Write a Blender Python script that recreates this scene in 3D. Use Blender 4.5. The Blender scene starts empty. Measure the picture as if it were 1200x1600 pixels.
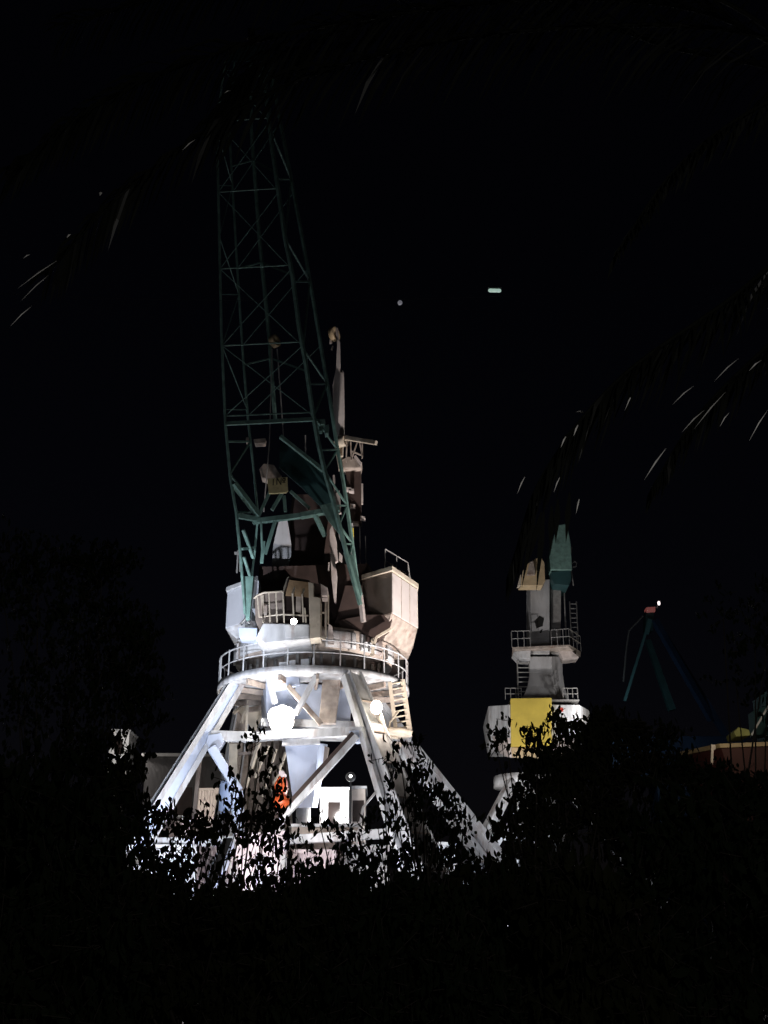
import bpy, math, random
from math import sin, cos, tan, radians, pi, atan, sqrt
from mathutils import Vector, Matrix
random.seed(7)
sc = bpy.context.scene
col = sc.collection

# ------------------------------------------------------------------ camera
F = 1800.0; PITCH = radians(21.6); CZ = 1.7
cam_d = bpy.data.cameras.new("camera"); cam = bpy.data.objects.new("camera", cam_d); col.objects.link(cam)
cam.location = (0, 0, CZ); cam.rotation_euler = (radians(90) + PITCH, 0, 0)
cam_d.sensor_fit = 'VERTICAL'; cam_d.sensor_height = 24.0; cam_d.lens = 24.0 * F / 1600.0
cam_d.clip_start = 0.05; cam_d.clip_end = 4000
sc.camera = cam
CP, SP = cos(PITCH), sin(PITCH)

def P(px, py, Y):
    """world point seen at photo pixel (px,py) lying at world depth Y"""
    a = (px - 600) / F; b = (800 - py) / F
    dy = CP - b * SP; dz = SP + b * CP
    t = Y / dy
    return Vector((a * t, Y, CZ + dz * t))
def PZ(px, py, z):
    a = (px - 600) / F; b = (800 - py) / F
    dy = CP - b * SP; dz = SP + b * CP
    t = (z - CZ) / dz
    return Vector((a * t, dy * t, z))
def mpp(py, Y):
    b = (800 - py) / F
    return Y / (CP - b * SP) / F

# ------------------------------------------------------------------ materials
def mat(name, c, rough=0.6, metal=0.0, var=0.25, scale=3.0, dirt=None, dirt_amt=0.35, bump=0.0, spec=0.5, stretch=None):
    m = bpy.data.materials.new(name); m.use_nodes = True
    nt = m.node_tree; n = nt.nodes; l = nt.links
    b = n['Principled BSDF']
    b.inputs['Roughness'].default_value = rough; b.inputs['Metallic'].default_value = metal
    b.inputs['Specular IOR Level'].default_value = spec
    tc = n.new('ShaderNodeTexCoord'); mp = n.new('ShaderNodeMapping')
    if stretch: mp.inputs['Scale'].default_value = stretch
    l.new(tc.outputs['Object'], mp.inputs['Vector'])
    no = n.new('ShaderNodeTexNoise'); no.inputs['Scale'].default_value = scale; no.inputs['Detail'].default_value = 6
    l.new(mp.outputs['Vector'], no.inputs['Vector'])
    rp = n.new('ShaderNodeValToRGB')
    rp.color_ramp.elements[0].position = 0.3; rp.color_ramp.elements[1].position = 0.7
    lo = [x * (1 - var) for x in c]; hi = [min(1, x * (1 + var * .5)) for x in c]
    rp.color_ramp.elements[0].color = (*lo, 1); rp.color_ramp.elements[1].color = (*hi, 1)
    l.new(no.outputs['Fac'], rp.inputs['Fac'])
    out = rp.outputs['Color']
    if dirt:
        n2 = n.new('ShaderNodeTexNoise'); n2.inputs['Scale'].default_value = scale * .6; n2.inputs['Detail'].default_value = 8
        n2.inputs['Roughness'].default_value = .7
        l.new(mp.outputs['Vector'], n2.inputs['Vector'])
        r2 = n.new('ShaderNodeValToRGB')
        r2.color_ramp.elements[0].position = 0.52; r2.color_ramp.elements[1].position = 0.72
        r2.color_ramp.elements[0].color = (0, 0, 0, 1); r2.color_ramp.elements[1].color = (dirt_amt,) * 3 + (1,)
        l.new(n2.outputs['Fac'], r2.inputs['Fac'])
        mx = n.new('ShaderNodeMix'); mx.data_type = 'RGBA'
        l.new(r2.outputs['Color'], mx.inputs[0]); l.new(out, mx.inputs[6]); mx.inputs[7].default_value = (*dirt, 1)
        out = mx.outputs[2]
    l.new(out, b.inputs['Base Color'])
    if bump:
        bp = n.new('ShaderNodeBump'); bp.inputs['Strength'].default_value = bump; bp.inputs['Distance'].default_value = .03
        l.new(no.outputs['Fac'], bp.inputs['Height']); l.new(bp.outputs['Normal'], b.inputs['Normal'])
    return m
def emis(name, c, s):
    m = bpy.data.materials.new(name); m.use_nodes = True
    b = m.node_tree.nodes['Principled BSDF']; b.inputs['Base Color'].default_value = (.8, .8, .8, 1)
    b.inputs['Emission Color'].default_value = (*c, 1); b.inputs['Emission Strength'].default_value = s
    return m
RUST = (.16, .07, .035)
M = dict(
    white=mat('weathered white paint', (.60, .61, .63), .5, var=.4, scale=2.2, dirt=RUST, dirt_amt=.8, stretch=(1, 1, .3), bump=.25),
    white_b=mat('cool white paint', (.55, .62, .78), .45, var=.15, scale=1.2, dirt=(.35, .33, .33), dirt_amt=.5, stretch=(1, 1, .3)),
    cream=mat('cream paint', (.66, .58, .47), .5, var=.2, scale=2.0, dirt=RUST, dirt_amt=.5),
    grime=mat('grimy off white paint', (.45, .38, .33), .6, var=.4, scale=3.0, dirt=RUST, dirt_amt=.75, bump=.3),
    brown=mat('dark brown paint and painted shade', (.058, .036, .03), .7, var=.4, scale=1.5, dirt=(.03, .02, .02), dirt_amt=.6),
    taupe=mat('taupe paint and painted shade', (.26, .21, .18), .6, var=.2, scale=1.5, dirt=RUST, dirt_amt=.3),
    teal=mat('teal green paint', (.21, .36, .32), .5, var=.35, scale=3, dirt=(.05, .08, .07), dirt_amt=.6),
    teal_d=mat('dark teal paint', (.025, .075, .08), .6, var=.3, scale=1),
    steel=mat('grey galvanised steel', (.34, .33, .32), .5, .2, var=.3, scale=4),
    grey=mat('grey painted tower steel', (.44, .44, .45), .6, var=.35, scale=.9, dirt=(.1, .09, .08), dirt_amt=.7, stretch=(1, 1, .3)),
    pink=mat('faded pinkish paint', (.58, .51, .48), .6, var=.3, scale=2.5, dirt=RUST, dirt_amt=.4),
    yellow=mat('yellow painted sheet', (.74, .56, .10), .55, var=.12, scale=1.2, dirt=(.35, .25, .08), dirt_amt=.4),
    yellow_o=mat('faded orange yellow paint', (.66, .50, .30), .55, var=.2, scale=2, dirt=(.6, .55, .45), dirt_amt=.5),
    orange=mat('orange paint', (.55, .09, .02), .45, var=.25, scale=3, dirt=(.3, .08, .03), dirt_amt=.5),
    red=mat('red paint', (.5, .04, .02), .5, var=.2, scale=1),
    hull=mat('dark red ship hull paint', (.06, .012, .012), .7, var=.35, scale=.25, dirt=(.04, .02, .02), dirt_amt=.6, stretch=(1, 1, .3)),
    strake=mat('faded buff bulwark paint', (.55, .42, .25), .6, var=.4, scale=.7, dirt=(.2, .12, .1), dirt_amt=.6),
    shed=mat('grey corrugated sheeting', (.26, .25, .25), .6, .1, var=.25, scale=.6, dirt=RUST, dirt_amt=.3, stretch=(4, 4, .4)),
    glass=mat('dark window glass', (.03, .022, .02), .12, 0, var=.3, scale=2, spec=.6),
    tan=mat('tan interior blind', (.30, .20, .11), .7, var=.35, scale=3),
    black=mat('black rubber', (.012, .012, .012), .8, var=.2),
    dark=mat('dark steel cable', (.02, .02, .022), .7, var=.2),
    ground=mat('worn quay concrete', (.14, .13, .12), .85, var=.35, scale=.3, dirt=(.05, .05, .05), dirt_amt=.6, bump=.2),
    earth=mat('dark grassy earth', (.03, .035, .018), .95, var=.5, scale=2, bump=.4),
    water=mat('harbour water', (.004, .007, .01), .12, var=.3, scale=.6, bump=.3),
    bark=mat('dark bark', (.035, .028, .02), .9, var=.4, scale=8, bump=.6),
    leaf=mat('dark green leaf', (.012, .018, .008), .8, var=.5, scale=1.5, spec=.06),
    leaf2=mat('dark olive leaf', (.016, .018, .007), .8, var=.5, scale=1.5, spec=.06),
    frond=mat('dark palm leaflet', (.005, .0055, .004), .7, var=.4, scale=3, spec=.08),
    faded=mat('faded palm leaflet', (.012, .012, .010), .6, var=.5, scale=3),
    wing=mat('pale bluish white house paint', (.68, .70, .76), .5, var=.12, scale=1, dirt=RUST, dirt_amt=.3, stretch=(1, 1, .3)),
    sign=mat('faded pale yellow sign paint', (.88, .76, .42), .5, var=.2, scale=4, dirt=(.4, .3, .15), dirt_amt=.5),
    painted_glint=mat('palm leaflet with painted glint', (.82, .80, .76), .4, var=.25, scale=6),
    skin=mat('blue painted drum', (.42, .52, .75), .5, var=.1),
    pinkw=mat('pale pinkish paint and painted light', (.78, .71, .68), .5, var=.1, scale=1, dirt=RUST, dirt_amt=.3),
    ink=mat('dark lettering paint', (.03, .02, .015), .7, var=.1),
)
E_flood = emis('floodlight glare', (1, .96, .9), 30)
E_warm = emis('warm lamp glass', (1, .90, .72), 14)
E_small = emis('small white lamp', (1, 1, 1), 8)
E_dim = emis('dim lamp glass', (.85, .85, 1), .12)
E_green = emis('pale green tube lamp', (.55, .78, .68), .55)
E_pink = emis('pinkish navigation lamp', (1, .85, .85), 1.5)

# ------------------------------------------------------------------ mesh building
def orient(d, up=Vector((0, 0, 1))):
    d = d.normalized()
    if abs(d.dot(up)) > .98: up = Vector((0, 1, 0))
    s = d.cross(up).normalized(); u = s.cross(d).normalized()
    return d, s, u
class MB:
    def __init__(s): s.v = []; s.f = []; s.sm = []; s.cs = []
    def add(s, vs, fs, smooth=False):
        o = len(s.v); s.cs.append((o, len(s.f))); s.v += [Vector(x) for x in vs]
        for f in fs: s.f.append([i + o for i in f]); s.sm.append(smooth)
        return s
    def loft(s, A, B, cap=True):
        n = len(A); fs = [[i, (i + 1) % n, n + (i + 1) % n, n + i] for i in range(n)]
        if cap: fs += [list(range(n))[::-1], list(range(n, 2 * n))]
        return s.add(list(A) + list(B), fs)
    def ext(s, pts, Y, depth, Y2=None, sh=(0, 0, 0)):
        """polygon of photo points standing at depth Y, given real thickness away from us"""
        A = [P(x, y, Y) for x, y in pts] if not hasattr(Y, '__len__') else [P(x, y, yy) for (x, y), yy in zip(pts, Y)]
        B = [a + Vector((sh[0], depth, sh[2])) for a in A]
        return s.loft(A, B)
    def beam(s, p, q, w, h=None, w2=None, h2=None, up=Vector((0, 0, 1))):
        h = h or w; w2 = w2 or w; h2 = h2 or h * (w2 / w)
        d, sd, u = orient(q - p, up)
        A = [p + sd * (a * w / 2) + u * (b * h / 2) for a, b in ((-1, -1), (1, -1), (1, 1), (-1, 1))]
        B = [q + sd * (a * w2 / 2) + u * (b * h2 / 2) for a, b in ((-1, -1), (1, -1), (1, 1), (-1, 1))]
        return s.loft(A, B)
    def box(s, c, sx, sy, sz, rz=0):
        c = Vector(c); R = Matrix.Rotation(rz, 3, 'Z')
        A = [c + R @ Vector((a * sx / 2, b * sy / 2, -sz / 2)) for a, b in ((-1, -1), (1, -1), (1, 1), (-1, 1))]
        return s.loft(A, [a + Vector((0, 0, sz)) for a in A])
    def tube(s, pts, r, n=6, r2=None):
        r2 = r if r2 is None else r2
        rings = []; m = len(pts)
        for k, p in enumerate(pts):
            d = (pts[min(k + 1, m - 1)] - pts[max(k - 1, 0)])
            _, sd, u = orient(d); rr = r + (r2 - r) * k / max(1, m - 1)
            rings.append([p + sd * (cos(2 * pi * i / n) * rr) + u * (sin(2 * pi * i / n) * rr) for i in range(n)])
        vs = [x for R in rings for x in R]; fs = []
        for k in range(m - 1):
            for i in range(n): fs.append([k * n + i, k * n + (i + 1) % n, (k + 1) * n + (i + 1) % n, (k + 1) * n + i])
        fs.append(list(range(n))[::-1]); fs.append([(m - 1) * n + i for i in range(n)])
        return s.add(vs, fs, n > 5)
    def lathe(s, c, prof, n=32, a0=0, a1=2 * pi, axis=None):
        c = Vector(c); full = abs(a1 - a0 - 2 * pi) < 1e-6; k = n if full else n + 1
        T = Matrix.Identity(3)
        if axis is not None:
            d, sd, u = orient(Vector(axis)); T = Matrix((sd, u, d)).transposed()
        vs = []
        for i in range(k):
            a = a0 + (a1 - a0) * i / n
            for r, z in prof: vs.append(c + T @ Vector((r * cos(a), r * sin(a), z)))
        m = len(prof); fs = []
        for i in range(n):
            j = (i + 1) % k
            for t in range(m - 1): fs.append([i * m + t, j * m + t, j * m + t + 1, i * m + t + 1])
        return s.add(vs, fs, True)
    def ball(s, c, r, n=12, sc_=(1, 1, 1)):
        c = Vector(c); m = n // 2
        prof = [(max(1e-4, r * sin(pi * t / m)), -r * cos(pi * t / m)) for t in range(m + 1)]
        o = len(s.v); s.lathe((0, 0, 0), prof, n)
        for i in range(o, len(s.v)):
            v = s.v[i]; s.v[i] = c + Vector((v.x * sc_[0], v.y * sc_[1], v.z * sc_[2]))
        return s
    def each(s, name, m, parent=None, bevel=0.0):
        for k, (v0, f0) in enumerate(s.cs):
            v1, f1 = s.cs[k + 1] if k + 1 < len(s.cs) else (len(s.v), len(s.f))
            t = MB(); t.v = s.v[v0:v1]; t.f = [[i - v0 for i in f] for f in s.f[f0:f1]]; t.sm = s.sm[f0:f1]; t.build(name, m, parent, bevel)
    def build(s, name, m, parent=None, bevel=0.0, **props):
        org = parent['_org'] if parent is not None else Vector((0, 0, 0))
        org = Vector(org)
        me = bpy.data.meshes.new(name); me.from_pydata([tuple(v - org) for v in s.v], [], s.f)
        me.polygons.foreach_set('use_smooth', s.sm); me.materials.append(m); me.update()
        o = bpy.data.objects.new(name, me); col.objects.link(o)
        if parent is not None: o.parent = parent; o['_org'] = tuple(org)
        if bevel:
            b = o.modifiers.new('bevel', 'BEVEL'); b.width = bevel; b.segments = 2; b.limit_method = 'ANGLE'
        for k, v in props.items(): o[k] = v
        return o
def thing(name, loc, label, cat, group=None):
    o = bpy.data.objects.new(name, None); col.objects.link(o); o.location = loc; o.empty_display_size = .3
    o['_org'] = tuple(loc); o['label'] = label; o['category'] = cat
    if group: o['group'] = group
    return o
def solo(mb, name, m, label, cat, loc, group=None, bevel=0):
    """a thing that is one mesh, with its origin at its base"""
    loc = Vector(loc)
    s2 = MB(); s2.v = [v - loc for v in mb.v]; s2.f = mb.f; s2.sm = mb.sm
    o = s2.build(name, m, None, bevel, label=label, category=cat); o.location = loc
    if group: o['group'] = group
    return o

# ------------------------------------------------------------------ the ground and the water
MB().add([(-400, 16, 0), (400, 16, 0), (400, 98, 0), (-400, 98, 0)], [[0, 1, 2, 3]]).build('quay', M['ground'], None, kind='structure')
g = MB()
N = 30
vs = []; fs = []
for j in range(N + 1):
    for i in range(N + 1):
        x = -60 + 120 * i / N; y = -30 + 46.2 * j / N
        vs.append((x, y, -.012 + (.06 * sin(x * 1.3) * sin(y * .9) if y < 14 and (x * x + y * y) > 4 else -.0)))
for j in range(N):
    for i in range(N): a = j * (N + 1) + i; fs.append([a, a + 1, a + N + 2, a + N + 1])
g.add(vs, fs).build('park_ground', M['earth'], None, kind='structure')
MB().add([(-2500, -2500, -1.6), (2500, -2500, -1.6), (2500, 2500, -1.6), (-2500, 2500, -1.6)], [[0, 1, 2, 3]]).build('harbour_water', M['water'], None, kind='structure')
MB().box((0, 97.9, -.9), 800, .6, 1.7).build('quay_edge', M['ground'], None, kind='structure')

# ================================================================== CRANE A
AX = Vector((-3.1, 50, 0))
A = thing('portal_crane', AX, 'large white and green portal crane with brightly lit legs, nearest of the cranes', 'crane', 'cranes along the quay')
V = Vector
def cyl_pt(r, a, z, c=AX): return V((c.x + r * cos(a), c.y + r * sin(a), z))
# legs
LEG = dict(
    left=(P(371, 1064, 48.3), PZ(53, 1593, .9) * 0 + P(62, 1570, 45)),
    front=(P(549, 1056, 46.4), P(746, 1568, 40.8)),
    right=(P(573, 1085, 51.5), P(921, 1545, 55)),
    back=(P(382, 1085, 52.5), P(310, 1540, 60)))
def leg(top, foot, wt, wb, mt, rungs=0, label=None):
    mb = MB(); mb.beam(top, foot, wt, wt * .8, wb, wb * .7)
    o = mb.build('leg', mt, A, .02, **({'label': label} if label else {}))
    d, sd, u = orient(foot - top)
    # flanges along both near edges, standing proud of the web
    fl = MB()
    for s_ in (-1, 1):
        a = top + sd * s_ * (wt / 2 + .035) - u * (wt * .4 + .02); b = foot + sd * s_ * (wb / 2 + .035) - u * (wb * .35 + .02)
        fl.beam(a, b, .07, .22)
        a = top + sd * s_ * (wt / 2 + .035) + u * (wt * .4 + .02); b = foot + sd * s_ * (wb / 2 + .035) + u * (wb * .35 + .02)
        fl.beam(a, b, .07, .22)
    fl.each('flange', M['white'], o)
    st = MB(); n = 9
    for k in range(1, n):
        t = k / n; c = top.lerp(foot, t); w = wt + (wb - wt) * t
        for sg in (-1, 1):
            hh = (wt * .8 + (wb * .7 - wt * .8) * t) / 2
            st.beam(c - sd * w * .48 + u * sg * (hh + .03), c + sd * w * .48 + u * sg * (hh + .03), .07, .06)
    st.each('stiffener', M['grime'], o)
    return o
leg(*LEG['left'], .46, 1.1, M['white_b'])
lf = leg(*LEG['front'], .5, 1.3, M['white'])
leg(*LEG['right'], .5, 1.3, M['white'])
leg(*LEG['back'], .5, 1.1, M['grime'])
# second chord beside the front leg (a narrow flange bar with a dark gap between)
mb = MB(); tp = P(539, 1056, 46.0); ft = P(684, 1540, 41.2); mb.beam(tp, ft, .20, .3)
mb.build('leg_side_bar', M['white'], A, .01)
mb = MB(); mb.beam(P(543, 1058, 46.25), P(700, 1540, 41.4), .28, .12); mb.build('leg_groove_plate', M['brown'], A)
# foot bogies with wheels
for k, (t_, f_) in LEG.items():
    c = V((f_.x, f_.y, .75)); mb = MB(); mb.box(c, 2.6, .9, .9, .5)
    mb.beam(V((f_.x, f_.y, 1.1)), f_ + (t_ - f_) * .08, 1.2, .9)
    bg = mb.build('bogie', M['white'], A, .04)
    for s_ in (-.8, .8):
        w = MB(); cc = c + V((cos(.5) * s_, sin(.5) * s_, -.42)); w.lathe(cc, [(.01, -.15), (.33, -.15), (.33, .15), (.01, .15)], 16, axis=(-sin(.5), cos(.5), 0))
        w.build('wheel', M['steel'], bg)
# platform (walkway disc) and skirt
pz = 13.0; R0 = 4.15
mb = MB(); mb.lathe((AX.x, AX.y, pz), [(2.4, -.14), (R0, -.14), (R0 + .05, -.15), (R0 + .05, .15), (R0, .14), (2.4, .14)], 48)
deck = mb.build('walkway_deck', M['white'], A)
mb = MB()
for k in range(16):
    a = k * 2 * pi / 16 + .1
    mb.beam(cyl_pt(2.2, a, pz - .32), cyl_pt(R0 - .1, a, pz - .28), .12, .22)
mb.each('deck_bracket', M['grime'], A)
mb = MB(); mb.ext([(346, 1062), (383, 1056), (376, 1072), (362, 1077), (347, 1078)], 48.9, .5); mb.build('skirt_panel', M['white_b'], A, .02)
# railing
rail = MB()
for h in (.55, 1.08):
    rail.tube([cyl_pt(R0, a * 2 * pi / 48, pz + .15 + h) for a in range(49)], .035 if h > 1 else .025, 6)
for k in range(24): rail.tube([cyl_pt(R0, k * 2 * pi / 24 + .06, pz + .1), cyl_pt(R0, k * 2 * pi / 24 + .06, pz + 1.28)], .032, 5)
rail.build('railing', M['white'], A)
# slewing drum and its panels
mb = MB(); mb.lathe((AX.x, AX.y, 0), [(2.4, 12.95), (3.1, 13.2), (3.1, 14.0), (3.45, 14.05), (3.45, 14.95), (3.3, 15.05), (0.5, 15.05)], 48)
mb.build('slewing_drum', M['grime'], A)
mb = MB()
segs = [(-2.62, -2.2), (-2.14, -2.02), (-1.97, -1.55), (-1.38, -1.0), (-.92, -.55), (-3.1, -2.75), (-.4, -.1)]
for a0, a1 in segs:
    mb.lathe((AX.x, AX.y, 0), [(3.46, 14.12), (3.56, 14.14), (3.56, 14.82), (3.46, 14.86)], 8, a0, a1)
    for a in (a0, a1): mb.add([cyl_pt(3.46, a, 14.12), cyl_pt(3.56, a, 14.14), cyl_pt(3.56, a, 14.82), cyl_pt(3.46, a, 14.86)], [[0, 1, 2, 3]])
mb.build('drum_panel', M['white'], A)
mb = MB()
for k in range(40):
    a = k * 2 * pi / 40
    mb.tube([cyl_pt(3.2, a, 13.45), cyl_pt(3.2, a, 13.75 + .12 * (k % 3))], .07, 5)
mb.each('drum_roller', M['steel'], A)
# junction boxes on the deck edge
mb = MB()
for x0, x1, y0, y1 in ((436, 450, 1035, 1050), (452, 462, 1032, 1050), (470, 483, 1030, 1046), (488, 492, 1028, 1046)):
    mb.ext([(x0, y0), (x1, y0 - 1), (x1, y1), (x0, y1)], 46.2, .4)
mb.each('junction_box', M['white'], A, .02)
# centre column: rotated box, then collar, then inverted taper
def quadring(c, hx, hy, rz, z):
    R = Matrix.Rotation(rz, 3, 'Z'); return [V((c[0], c[1], z)) + R @ V((a * hx, b * hy, 0)) for a, b in ((-1, -1), (1, -1), (1, 1), (-1, 1))]
cc = (-3.35, 49.0)
mb = MB(); mb.loft(quadring(cc, 1.75, 1.2, .18, 11.3), quadring(cc, 1.85, 1.2, .18, 12.85)); mb.build('column', M['white_b'], A, .03)
mb = MB(); mb.ext([(505, 1050), (534, 1050), (524, 1130), (498, 1130)], 47.2, .35); mb.build('column_plate', M['grime'], A, .02)
mb = MB(); mb.ext([(420, 1046), (466, 1042), (468, 1068), (425, 1078)], 46.7, .5); mb.build('column_box', M['white_b'], A, .03)
mb = MB(); mb.loft(quadring(cc, 2.0, 1.5, .18, 10.95), quadring(cc, 2.0, 1.5, .18, 11.28)); mb.build('column_collar', M['white'], A, .03)
mb = MB()
tp = [P(445, 1163, 47.2), P(498, 1161, 47.2), P(512, 1163, 49), P(452, 1165, 49.2)]
bt = [P(459, 1262, 47.3), P(489, 1262, 47.3), P(496, 1262, 48.3), P(464, 1262, 48.4)]
mb.loft(bt, tp); mb.build('inverted_column', M['white_b'], A, .02)
mb = MB(); mb.beam(P(441, 1161, 47.1), P(500, 1158, 47.1), .22, .25); mb.build('column_flange', M['white'], A, .02)
mb = MB(); mb.ext([(500, 1163), (514, 1168), (505, 1215), (494, 1232)], 48.4, .3); mb.build('side_plate', M['taupe'], A)
mb = MB(); mb.tube([P(474, 1262, 48), P(474, 1400, 48)], .3, 12); mb.build('cable_drum_post', M['steel'], A)
# braces under the platform
br = MB()
br.beam(P(450, 1072, 46.6), P(502, 1132, 46.6), .28, .2)
br.each('cross_brace', M['grime'], A, .01)
br = MB()
br.beam(P(494, 1056, 46.2), P(462, 1116, 46.3), .22, .2); br.beam(P(418, 1054, 46.8), P(430, 1100, 47), .2, .2)
br.each('cross_brace', M['white'], A, .01)
br = MB()
for a, b, w in (((395, 1075), (378, 1130), .12), ((420, 1085), (396, 1150), .1), ((412, 1070), (365, 1115), .12), ((435, 1090), (402, 1140), .1), ((388, 1085), (384, 1150), .1),
                ((500, 1070), (530, 1135), .1), ((541, 1090), (527, 1140), .1), ((545, 1095), (533, 1140), .08), ((405, 1160), (383, 1230), .14), ((420, 1165), (398, 1215), .1),
                ((447, 1175), (425, 1235), .1), ((432, 1170), (410, 1245), .08)):
    br.beam(P(*a, 50.8), P(*b, 51.2), w, w)
br.each('light_bracing', M['cream'], A)
mb = MB(); mb.ext([(378, 1082), (395, 1068), (440, 1080), (430, 1140), (395, 1140), (372, 1110)], 52.5, .15); mb.build('rear_panel', M['cream'], A)
mb = MB(); mb.ext([(540, 1075), (590, 1085), (600, 1135), (560, 1135)], 52.8, .15); mb.build('rear_panel', M['grime'], A)
mb = MB(); mb.ext([(371, 1150), (452, 1150), (458, 1340), (366, 1340)], 56.5, .2); mb.build('rear_screen', M['cream'], A)
for k_, (x_, w_) in enumerate(((380, .3), (392, .2), (405, .35), (416, .2), (428, .3), (440, .2), (449, .3))):
    mb = MB(); mb.beam(P(x_ + 5, 1152, 56.2), P(x_ - 3, 1335, 56.2), w_, .25); mb.build('screen_rib', M['taupe'] if k_ % 2 else M['grime'], A)
mb = MB(); mb.ext([(514, 1070), (536, 1064), (532, 1132), (512, 1134)], 50.6, .2); mb.build('column_plate', M['brown'], A)
# tie ring halfway down
Ln = P(331, 1150, 47.4); Fn = P(570, 1143, 45.0); Rn = P(600, 1150, 52.3); Bn = P(370, 1152, 54)
mb = MB()
mb.beam(Ln, P(395, 1152, 47.3), .45, .4); mb.beam(P(395, 1152, 47.3), P(450, 1148, 47.0), .4, .34); mb.beam(P(450, 1148, 46.9), Fn, .4, .34)
mb.beam(Ln, Bn, .3, .3); mb.beam(Bn, Rn, .3, .3); mb.beam(Fn, Rn, .3, .3)
mb.build('tie_beam', M['white'], A, .02)
mb = MB(); mb.ext([(326, 1148), (345, 1145), (350, 1158), (341, 1172), (328, 1170), (322, 1160)], 47.1, .5); mb.build('gusset', M['white_b'], A, .02)
mb = MB(); mb.beam(P(330, 1168, 47.0), P(373, 1236, 47.2), .40, .34); mb.beam(P(373, 1236, 47.2), P(372, 1420, 47.3), .4, .34); mb.each('brace', M['white_b'], A, .02)
mb = MB(); mb.beam(P(558, 1150, 44.8), P(436, 1285, 45.2), .24, .22); mb.each('brace', M['white'], A, .01)
mb = MB(); mb.beam(P(554, 1147, 44.9), P(432, 1281, 45.3), .10, .3); mb.build('brace_groove_plate', M['brown'], A)
mb = MB(); mb.ext([(545, 1142), (565, 1140), (572, 1158), (556, 1160), (548, 1152)], 44.9, .4); mb.build('gusset', M['white_b'], A, .02)
mb = MB(); mb.beam(P(592, 1232, 44), P(567, 1262, 44), .08, .08); mb.beam(P(567, 1262, 44), P(555, 1330, 44), .08, .08); mb.each('brace', M['steel'], A)
# lower sill tie beams
mb = MB(); a = LEG['left'][0].lerp(LEG['left'][1], .5); 
mb.beam(P(232, 1318, 46.6), P(430, 1314, 45.8), .36, .4); mb.beam(P(430, 1314, 45.8), P(640, 1300, 43.6), .3, .34); mb.build('sill_beam', M['white'], A, .02)
mb = MB(); mb.beam(P(365, 1160, 52.5), P(364, 1330, 55), .38, .3); mb.build('post', M['cream'], A, .02)
mb = MB(); mb.beam(P(372, 1178, 51.5), P(400, 1176, 51.5), .12, .12); mb.beam(P(313, 1180, 50), P(301, 1300, 50), .16, .16); mb.each('strut', M['taupe'], A)
# curved stair landing and ladder right
mb = MB()
la = P(609, 1066, 47.5); lb = P(619, 1144, 47.5); lc = P(629, 1062, 48.2); ld = P(640, 1140, 48.2)
mb.beam(la, lb, .16, .12); mb.beam(lc, ld, .2, .12)
for k in range(9): mb.beam(la.lerp(lb, (k + .4) / 9), lc.lerp(ld, (k + .4) / 9), .09, .06)
mb.build('ladder', M['cream'], A)
mb = MB(); e = P(612, 1146, 47.6)
mb.lathe(e, [(.01, -.09), (.85, -.09), (.9, -.05), (.9, .05), (.85, .09), (.01, .09)], 24); mb.build('landing', M['cream'], A)
mb = MB()
mb.tube([P(583, 1118, 47), P(592, 1138, 47), P(605, 1150, 46.9), P(622, 1153, 46.9)], .06, 6)
mb.tube([P(622, 1112, 47), P(610, 1128, 47), P(607, 1145, 47)], .05, 6); mb.tube([P(579, 1117, 47.3), P(587, 1137, 47.3)], .09, 6)
mb.build('landing_handrail', M['cream'], A)
mb = MB(); mb.ext([(585, 1158), (630, 1160), (622, 1176), (592, 1172)], 48, .3); mb.build('landing_bracket', M['grime'], A)

# ---- floodlights fixed on the crane
def flood(c, r, d, em, name='floodlight', par=A, body=M['steel']):
    d = V(d).normalized(); mb = MB()
    mb.lathe(c, [(.02, -r * .9), (r * .5, -r * .8), (r * .95, -.02), (r, .0)], 20, axis=d)
    h = mb.build(name, body, par)
    m2 = MB(); m2.lathe(V(c) + d * .0, [(r * .96, 0), (r * .8, r * .18), (r * .45, r * .3), (.01, r * .34)], 20, axis=d); m2.build('lamp_glass', em, h)
    return h
fc = P(440, 1123, 46.85)
flood(fc, .46, (0, -1, -.25), E_flood)
for dx_, dz_, rr_ in ((-.2, .1, .38), (.18, .14, .36), (-.1, -.18, .38), (.17, -.14, .34), (.02, .2, .36)): flood(fc + V((dx_, -.02, dz_)), rr_, (dx_ * .4, -1, -.25 + dz_ * .3), E_flood)  # extra heads added to give the glare its uneven outline
mb = MB(); mb.ball(P(588, 1105, 44.6), .23, 14, (1, 1, 1.2)); mb.build('globe_lamp', E_warm, A)
mb = MB(); mb.tube([P(590, 1112, 44.65), P(606, 1148, 46.5)], .15, 8, .07); mb.build('lamp_bracket', M['cream'], A)
flood(P(459, 971, 44.6), .13, (0, -1, -.2), E_flood, 'cab_lamp')

# ---- machine house (two wings)
def wing(pts):  # list of (px,py,Y) front ring, back ring handled by caller
    return [P(*p) for p in pts]
mb = MB()
# right wing plan, top to bottom; corner at x=612, chamfer face to x=652
T = [P(566, 880, 48.2), P(612, 874, 47.0), P(651, 889, 49.4)]
Bm = [P(566, 972, 48.2), P(612, 962, 47.0), P(652, 975, 49.4)]
bk = 52.4
def back(v, x=None): return V((v.x if x is None else x, bk, v.z))
T4 = T + [back(T[2], T[2].x - .1), back(T[0])]; B4 = Bm + [back(Bm[2], T[2].x - .1), back(Bm[0])]
for t in T4: t.z = 17.55
for t in B4: t.z = 15.68
mb.loft(B4, T4); rw = mb.build('machine_house', M['taupe'], A, .03)  # taupe holds the painted shade of the front face
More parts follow.
